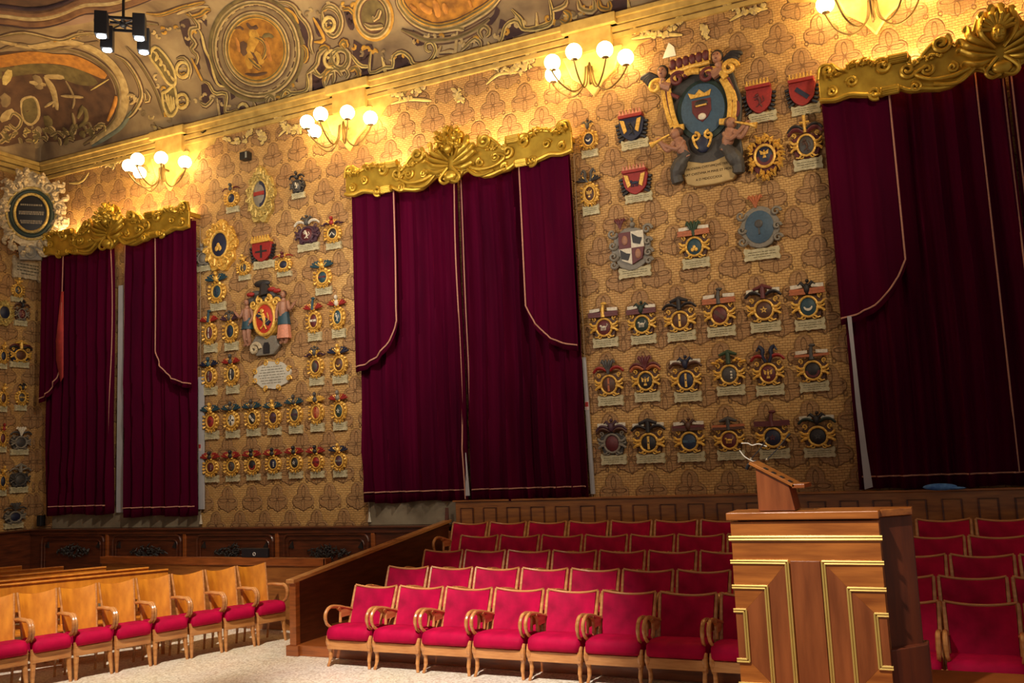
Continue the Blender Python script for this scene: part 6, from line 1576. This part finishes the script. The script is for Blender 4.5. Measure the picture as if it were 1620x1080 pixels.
for L, w, k in (
    ([(520, 180), (515, 300), (600, 270), (640, 270), (645, 210), (690, 185), (735, 215), (760, 255), (840, 240), (880, 180), (860, 130), (825, 140), (830, 180), (855, 180)], .045, 'cream'), ([(580, 210), (600, 300), (620, 400)], .04, 'cream'), ([(690, 270), (650, 350)], .01, 'light'),
    ([(900, 190), (970, 180), (975, 205), (890, 210), (910, 150)], .04, 'light'), ([(1020, 180), (1100, 110), (1130, 160), (1050, 185)], .045, 'light'), ([(1140, 110), (1120, 70), (1150, 40), (1180, 70), (1160, 100)], .05, 'light'), ([(1190, 160), (1240, 130), (1270, 40), (1330, 10), (1380, 60), (1520, 20), (1525, -20)], .045, 'cream'),
    ([(1000, 70), (990, 210), (1005, 320)], .03, 'light'), ([(950, 60), (1000, 50), (1040, 60)], .06, 'light'), ([(1170, 130), (1210, 230), (1230, 300)], .04, 'cream'), ([(1440, 0), (1445, 160), (1400, 220)], .03, 'cream'), ([(690, 60), (760, 90), (840, 120), (980, 110), (1100, 60), (1180, 0)], .06, 'taupe'),
    ([(820, 250), (820, 350), (770, 400)], .03, 'light'), ([(180, 320), (180, 500)], .025, 'light'), ([(410, 200), (460, 260), (510, 265)], .045, 'cream'), ([(200, 270), (240, 320), (290, 260)], .045, 'cream'), ([(270, 370), (290, 300), (330, 280), (360, 320)], .05, 'light'), ([(420, 330), (460, 310), (440, 270), (400, 280)], .05, 'light')):
    K(k, Z5(L), w, lvl=.012)
# --- big oval picture and cameo
big = [(-5 + 640, -40), (636, 0), (645, 16), (655, 26), (672, 36), (692, 41), (712, 38), (730, 32), (750, 21), (770, 9), (785, -8), (780, -40), (700, -70)]
P('amber', big, .016); K('gold', big, .05, closed=True, lvl=.02); K('light', [(630, -30), (630, 2), (640, 20), (652, 33), (672, 44), (693, 48), (716, 45), (736, 38), (756, 27), (778, 12), (795, -8)], .06, lvl=.014)
for L in ([(1130, 0), (1150, 60), (1160, 110)], [(1040, 20), (1080, 60), (1120, 70)], [(1190, 20), (1210, 90)], [(1350, 0), (1370, 50)], [(980, 30), (1020, 60)]): K('ochre', Z2(L), .06, lvl=.02)
P('olive', ellp(591, 25, 23, 31, -8), .012); K('light', ellp(591, 25, 25, 33, -8), .06, closed=True, lvl=.016); K('gold', ellp(591, 25, 30, 38, -8), .03, closed=True, lvl=.012)
K('light', Z2([(690, 150), (730, 175), (810, 165)]), .06, lvl=.02); K('light', Z2([(740, 100), (760, 130), (790, 60)]), .05, lvl=.02)
for L, w, k in (([(420, 70), (440, 40), (480, 30), (520, 60), (545, 130), (530, 200), (490, 230), (450, 200), (425, 130), (420, 70)], .045, 'light'), ([(480, 330), (520, 310), (575, 330), (580, 390), (545, 430), (500, 410), (485, 360), (480, 330)], .06, 'light'), ([(430, 520), (450, 450), (490, 440)], .06, 'gold'), ([(600, 450), (640, 430), (660, 490)], .06, 'gold'), ([(545, 300), (540, 270), (570, 265), (580, 300)], .06, 'gold'), ([(60, 620), (90, 600), (120, 620), (110, 680), (85, 660)], .05, 'light'), ([(140, 640), (240, 590)], .05, 'cream')):
    K(k, Z2(L), w, lvl=.014)
for L, w, k in (([(250, 70), (330, 40), (350, 0)], .05, 'light'), ([(310, 130), (350, 150), (370, 100), (330, 70)], .06, 'gold'), ([(420, 0), (440, 60), (520, 70), (520, 0)], .06, 'light'), ([(550, 0), (560, 50), (620, 60), (615, 10)], .05, 'gold'), ([(0, 60), (60, 130), (90, 190), (250, 150), (240, 0)], .045, 'cream'), ([(155, 80), (160, 200), (150, 300)], .035, 'light'), ([(735, 0), (750, 100), (780, 190)], .03, 'cream'), ([(1080, 0), (1060, 90), (1000, 180)], .03, 'cream'), ([(1210, 0), (1215, 70)], .03, 'cream')):
    K(k, Z3(L), w, lvl=.012)
# --- corner lunette painting
rim = [(-60, 420), (0, 372), (150, 362), (250, 368), (400, 378), (520, 385), (640, 430), (750, 505), (815, 620), (825, 740), (780, 860), (690, 940), (560, 1000), (420, 1010), (200, 1005), (-60, 1000)]
P('brown', Z6(rim), .010, step=12)
P('ochre', Z6([(-60, 400), (150, 368), (240, 362), (400, 380), (520, 388), (640, 435), (760, 520), (740, 560), (640, 520), (500, 470), (380, 450), (200, 450), (-60, 480)]), .016)
P('olive', Z6([(-60, 480), (200, 450), (380, 455), (500, 475), (640, 525), (700, 600), (560, 600), (300, 520), (-60, 560)]), .014)
for L, w, k in (([(0, 290), (200, 330), (330, 320), (430, 300), (560, 310), (700, 370), (810, 470), (880, 600), (890, 740), (840, 870), (760, 950), (650, 1020)], .10, 'light'), ([(340, 350), (450, 340), (600, 380), (720, 450), (820, 560), (855, 700), (820, 850), (720, 950), (600, 1030)], .06, 'taupe'),
                ([(820, 390), (900, 440), (980, 560), (1010, 680), (960, 790), (900, 850)], .06, 'light'), ([(900, 330), (980, 420), (1060, 540), (1130, 680), (1170, 830)], .05, 'taupe'), ([(0, 255), (180, 230), (420, 280), (560, 240), (700, 230)], .06, 'light'), ([(680, 130), (720, 190), (900, 160), (1000, 160), (1130, 170)], .06, 'taupe'), ([(1040, 90), (1150, 100), (1340, 30)], .05, 'gold'), ([(0, 350), (150, 310), (300, 360), (500, 330), (700, 290)], .04, 'taupe'),
                ([(770, 860), (820, 740), (830, 680)], .05, 'ochre'), ([(930, 720), (900, 690), (940, 670), (960, 720), (930, 740)], .04, 'light'), ([(1040, 640), (1070, 700), (1040, 720), (1030, 660)], .05, 'light'), ([(660, 1040), (760, 980), (870, 900), (940, 790)], .05, 'blue')):
    K(k, Z6(L), w, lvl=.014)
P('olive', Z6([(150, 800), (150, 720), (190, 690), (240, 690), (270, 740), (275, 830), (220, 885), (170, 860)]), .02)
for L, w, k in (([(150, 800), (150, 720), (190, 690), (240, 690), (270, 740), (275, 830), (220, 885), (170, 860), (150, 800)], .035, 'light'), ([(320, 540), (380, 640), (410, 780)], .07, 'light'), ([(320, 540), (460, 545)], .07, 'light'), ([(470, 570), (530, 690), (520, 770)], .03, 'taupe'), ([(440, 680), (600, 690)], .04, 'light'), ([(320, 760), (390, 720), (380, 760)], .03, 'light'),
                ([(210, 580), (330, 600)], .07, 'light'), ([(30, 600), (70, 490)], .08, 'cream'), ([(0, 860), (90, 780)], .09, 'light'), ([(60, 850), (90, 800), (150, 850), (110, 920), (60, 880)], .05, 'light'), ([(240, 530), (270, 560), (280, 630)], .08, 'taupe'), ([(560, 840), (600, 760), (620, 850), (570, 900)], .06, 'olive'), ([(520, 800), (540, 900)], .06, 'taupe'), ([(650, 640), (780, 560)], .015, 'cream'),
                ([(330, 820), (360, 910)], .13, 'olive'), ([(0, 700), (40, 690), (30, 760)], .1, 'taupe'), ([(220, 900), (300, 940), (290, 1010), (240, 1040)], .08, 'taupe')):
    K(k, Z6(L), w, lvl=.018)
rn5 = random.Random(4)
for q in range(60):      # fallen foliage at the foot of the picture
    x = rn5.uniform(0, 760); y = 960+rn5.uniform(-50, 50)-.10*max(0, x-450); a = rn5.uniform(0, pi); L = rn5.uniform(14, 30)
    K(rn5.choice(['light', 'light', 'taupe', 'olive', 'cream']), Z6([(x-L*cos(a), y-L*sin(a)), (x+5, y-6), (x+L*cos(a), y+L*sin(a))]), .06, lvl=.02)
# shell-like drapery panels
for L in ([(1080, 420), (1070, 380), (1110, 330), (1170, 380), (1230, 470), (1255, 560), (1240, 610), (1190, 580), (1140, 500)], [(1160, 660), (1190, 650), (1240, 610), (1260, 680), (1270, 760), (1240, 820), (1200, 820), (1165, 740)]):
    P('olive', Z6(L), .016, step=6); K('cream', Z6(L), .03, closed=True, lvl=.02)
for q in range(5): K('cream', Z6([(1090+q*32, 360+q*44), (1125+q*26, 385+q*42), (1110+q*34, 430+q*36)]), .04, lvl=.02)
for q in range(4): K('cream', Z6([(1180+q*20, 660+q*10), (1200+q*14, 740), (1225+q*8, 800-q*8)]), .035, lvl=.02)
# masks of the consoles
for (cx, cy, r) in ((525, 94, 11), (289, 160, 9), (521, 38, 9), (290, 110, 10)):
    K('cream', ellp(cx, cy, r, r*1.25), .04, closed=True, lvl=.02); K('gold', [(cx-r*.5, cy+r*.5), (cx, cy+r*.9), (cx+r*.5, cy+r*.5)], .05, lvl=.02)
    for s_ in (-1, 1): K('cream', [(cx+s_*r*.2, cy-r*.3), (cx+s_*r*.45, cy-r*.4), (cx+s_*r*.6, cy-r*.2)], .03, lvl=.02)
rn6 = random.Random(8)
for (x0, y0, x1, y1, n) in ((300, 150, 380, 172, 10), (430, 160, 470, 140, 8), (470, 20, 560, 5, 10), (560, 75, 640, 95, 12), (650, 60, 760, 70, 14), (215, 60, 290, 40, 12), (250, 120, 275, 200, 10), (780, 60, 830, 30, 8), (860, 40, 940, 10, 12), (210, 150, 240, 200, 8), (330, 20, 300, 60, 6), (90, 60, 160, 52, 9)):
    for q in range(n):
        t_ = (q+.5)/n; x = x0+(x1-x0)*t_+rn6.uniform(-5, 5); y = y0+(y1-y0)*t_+rn6.uniform(-7, 7); r = rn6.uniform(3, 6); a0 = rn6.uniform(0, 2*pi); hd = rn6.choice((-1, 1))
        K(rn6.choice(['light', 'taupe', 'gold', 'light']), [(x+r*(1-.14*i)*cos(a0+hd*i*.8), y+r*(1-.14*i)*sin(a0+hd*i*.8)) for i in range(6)], .028, lvl=.013, smooth=False)
# --- leaf garlands hanging over the cornice on to the wall
def garland(pts, n, k='cream'):
    q = dens(pts, 3)
    for i in range(n):
        p = q[int(len(q)*(i+.5)/n)] if len(q) > 1 else q[0]; a = rn5.uniform(0, 2*pi); L = rn5.uniform(2.2, 4.2); ox, oy = rn5.uniform(-5, 5), rn5.uniform(-4, 5)
        K(k if i % 3 else 'light', [(p.x+ox-L*cos(a), p.y+oy-L*sin(a)), (p.x+ox, p.y+oy), (p.x+ox+L*cos(a), p.y+oy+L*sin(a))], .045, lvl=.02, hgt=.6)
for pts in ([(616, 140), (630, 152), (650, 152), (668, 135)], [(785, 98), (800, 112), (825, 112), (842, 92)], [(441, 185), (452, 200), (466, 206), (478, 200)], [(1004, 46), (1030, 56), (1060, 50), (1076, 30)], [(1150, 8), (1180, 18), (1210, 10)], [(350, 200), (365, 220), (385, 222), (398, 205)], [(813, 108), (830, 100), (845, 85)], [(150, 250), (165, 262), (185, 258), (196, 245)], [(250, 205), (262, 214), (280, 206)]):
    garland(pts, 34)
for c in ((727, 152), (1117, 48), (418, 215)): garland([(c[0]-4, c[1]-6), (c[0]+2, c[1]+8)], 24)
for L in ([(620, 165), (650, 158), (684, 160)], [(442, 216), (455, 205), (480, 206)], [(770, 134), (790, 118), (820, 115)], [(1155, 34), (1180, 20), (1215, 14)], [(1000, 62), (1040, 56), (1080, 56)], [(111, 290), (130, 288), (142, 273)]): K('cream', L, .035, lvl=.02)
NAMES = {'taupe': 'painted_grey_strapwork', 'light': 'painted_stone_strapwork', 'gold': 'painted_gold_strapwork', 'dark': 'painted_dark_openings', 'amber': 'painted_amber_medallions', 'cream': 'painted_cream_garlands', 'brown': 'painted_brown_scene',
         'olive': 'painted_olive_ground', 'blue': 'painted_grey_shading', 'ochre': 'painted_ochre_drapery'}
for k, mb in LAY.items():
    if mb.v and k in NAMES: mb.build(NAMES[k], FC[k], ceiling)
# pale yellow painted spandrels behind each wall lamp
for (cx, wl_) in ((-13.62, 1.15), (-9.30, 1.15), (-4.72, 1.15), (-.62, 1.15)):
    out = [(cx-wl_, 8.60), (cx-wl_*.95, 8.50), (cx-.75, 8.42), (cx-.55, 8.2), (cx+.55, 8.2), (cx+.75, 8.42), (cx+wl_*.95, 8.50), (cx+wl_, 8.60)]
    MB().prism(out, WY-.012, WY).build('painted_spandrel', CORN, co, smooth=False)
    MB().box(cx-.45, cx+.45, WY-.20, WY, 8.80, 8.965).box(cx-.35, cx+.35, WY-.13, WY, 8.45, 8.80).build('cornice_break', CORN, co, smooth=False, bevel=.01)
# --- moulded frame of the central ceiling panel
def ceil_pts(L): return [atZ(x, y, zt-.02) for x, y in L]
fr_line = [(-120, 28), (0, 36), (40, 41), (70, 40), (100, 32), (128, 20), (150, 18), (178, 16), (220, 3), (262, -16), (330, -45)]
for off, w, k in ((0, .055, 'dark'), (-7, .10, 'mould'), (-14, .07, 'light'), (-21, .08, 'mould'), (-27, .04, 'dark')):
    L = dens([(x, y+off) for x, y in fr_line], 10); MB().tube([atZ(p.x, p.y, zt-.03) for p in L], w, 8).build('frame_moulding', FC[k], ceiling)
inner = [(-120, 0)]+[(x, y-30) for x, y in fr_line]+[(330, -160), (-120, -160)]
mb = MB(); pts = [atZ(x, y, zt-.012) for x, y in inner[1:]]; mb.add(pts, [tuple(range(len(pts)))]); mb.build('painted_panel', FC['brown'], ceiling, smooth=False)
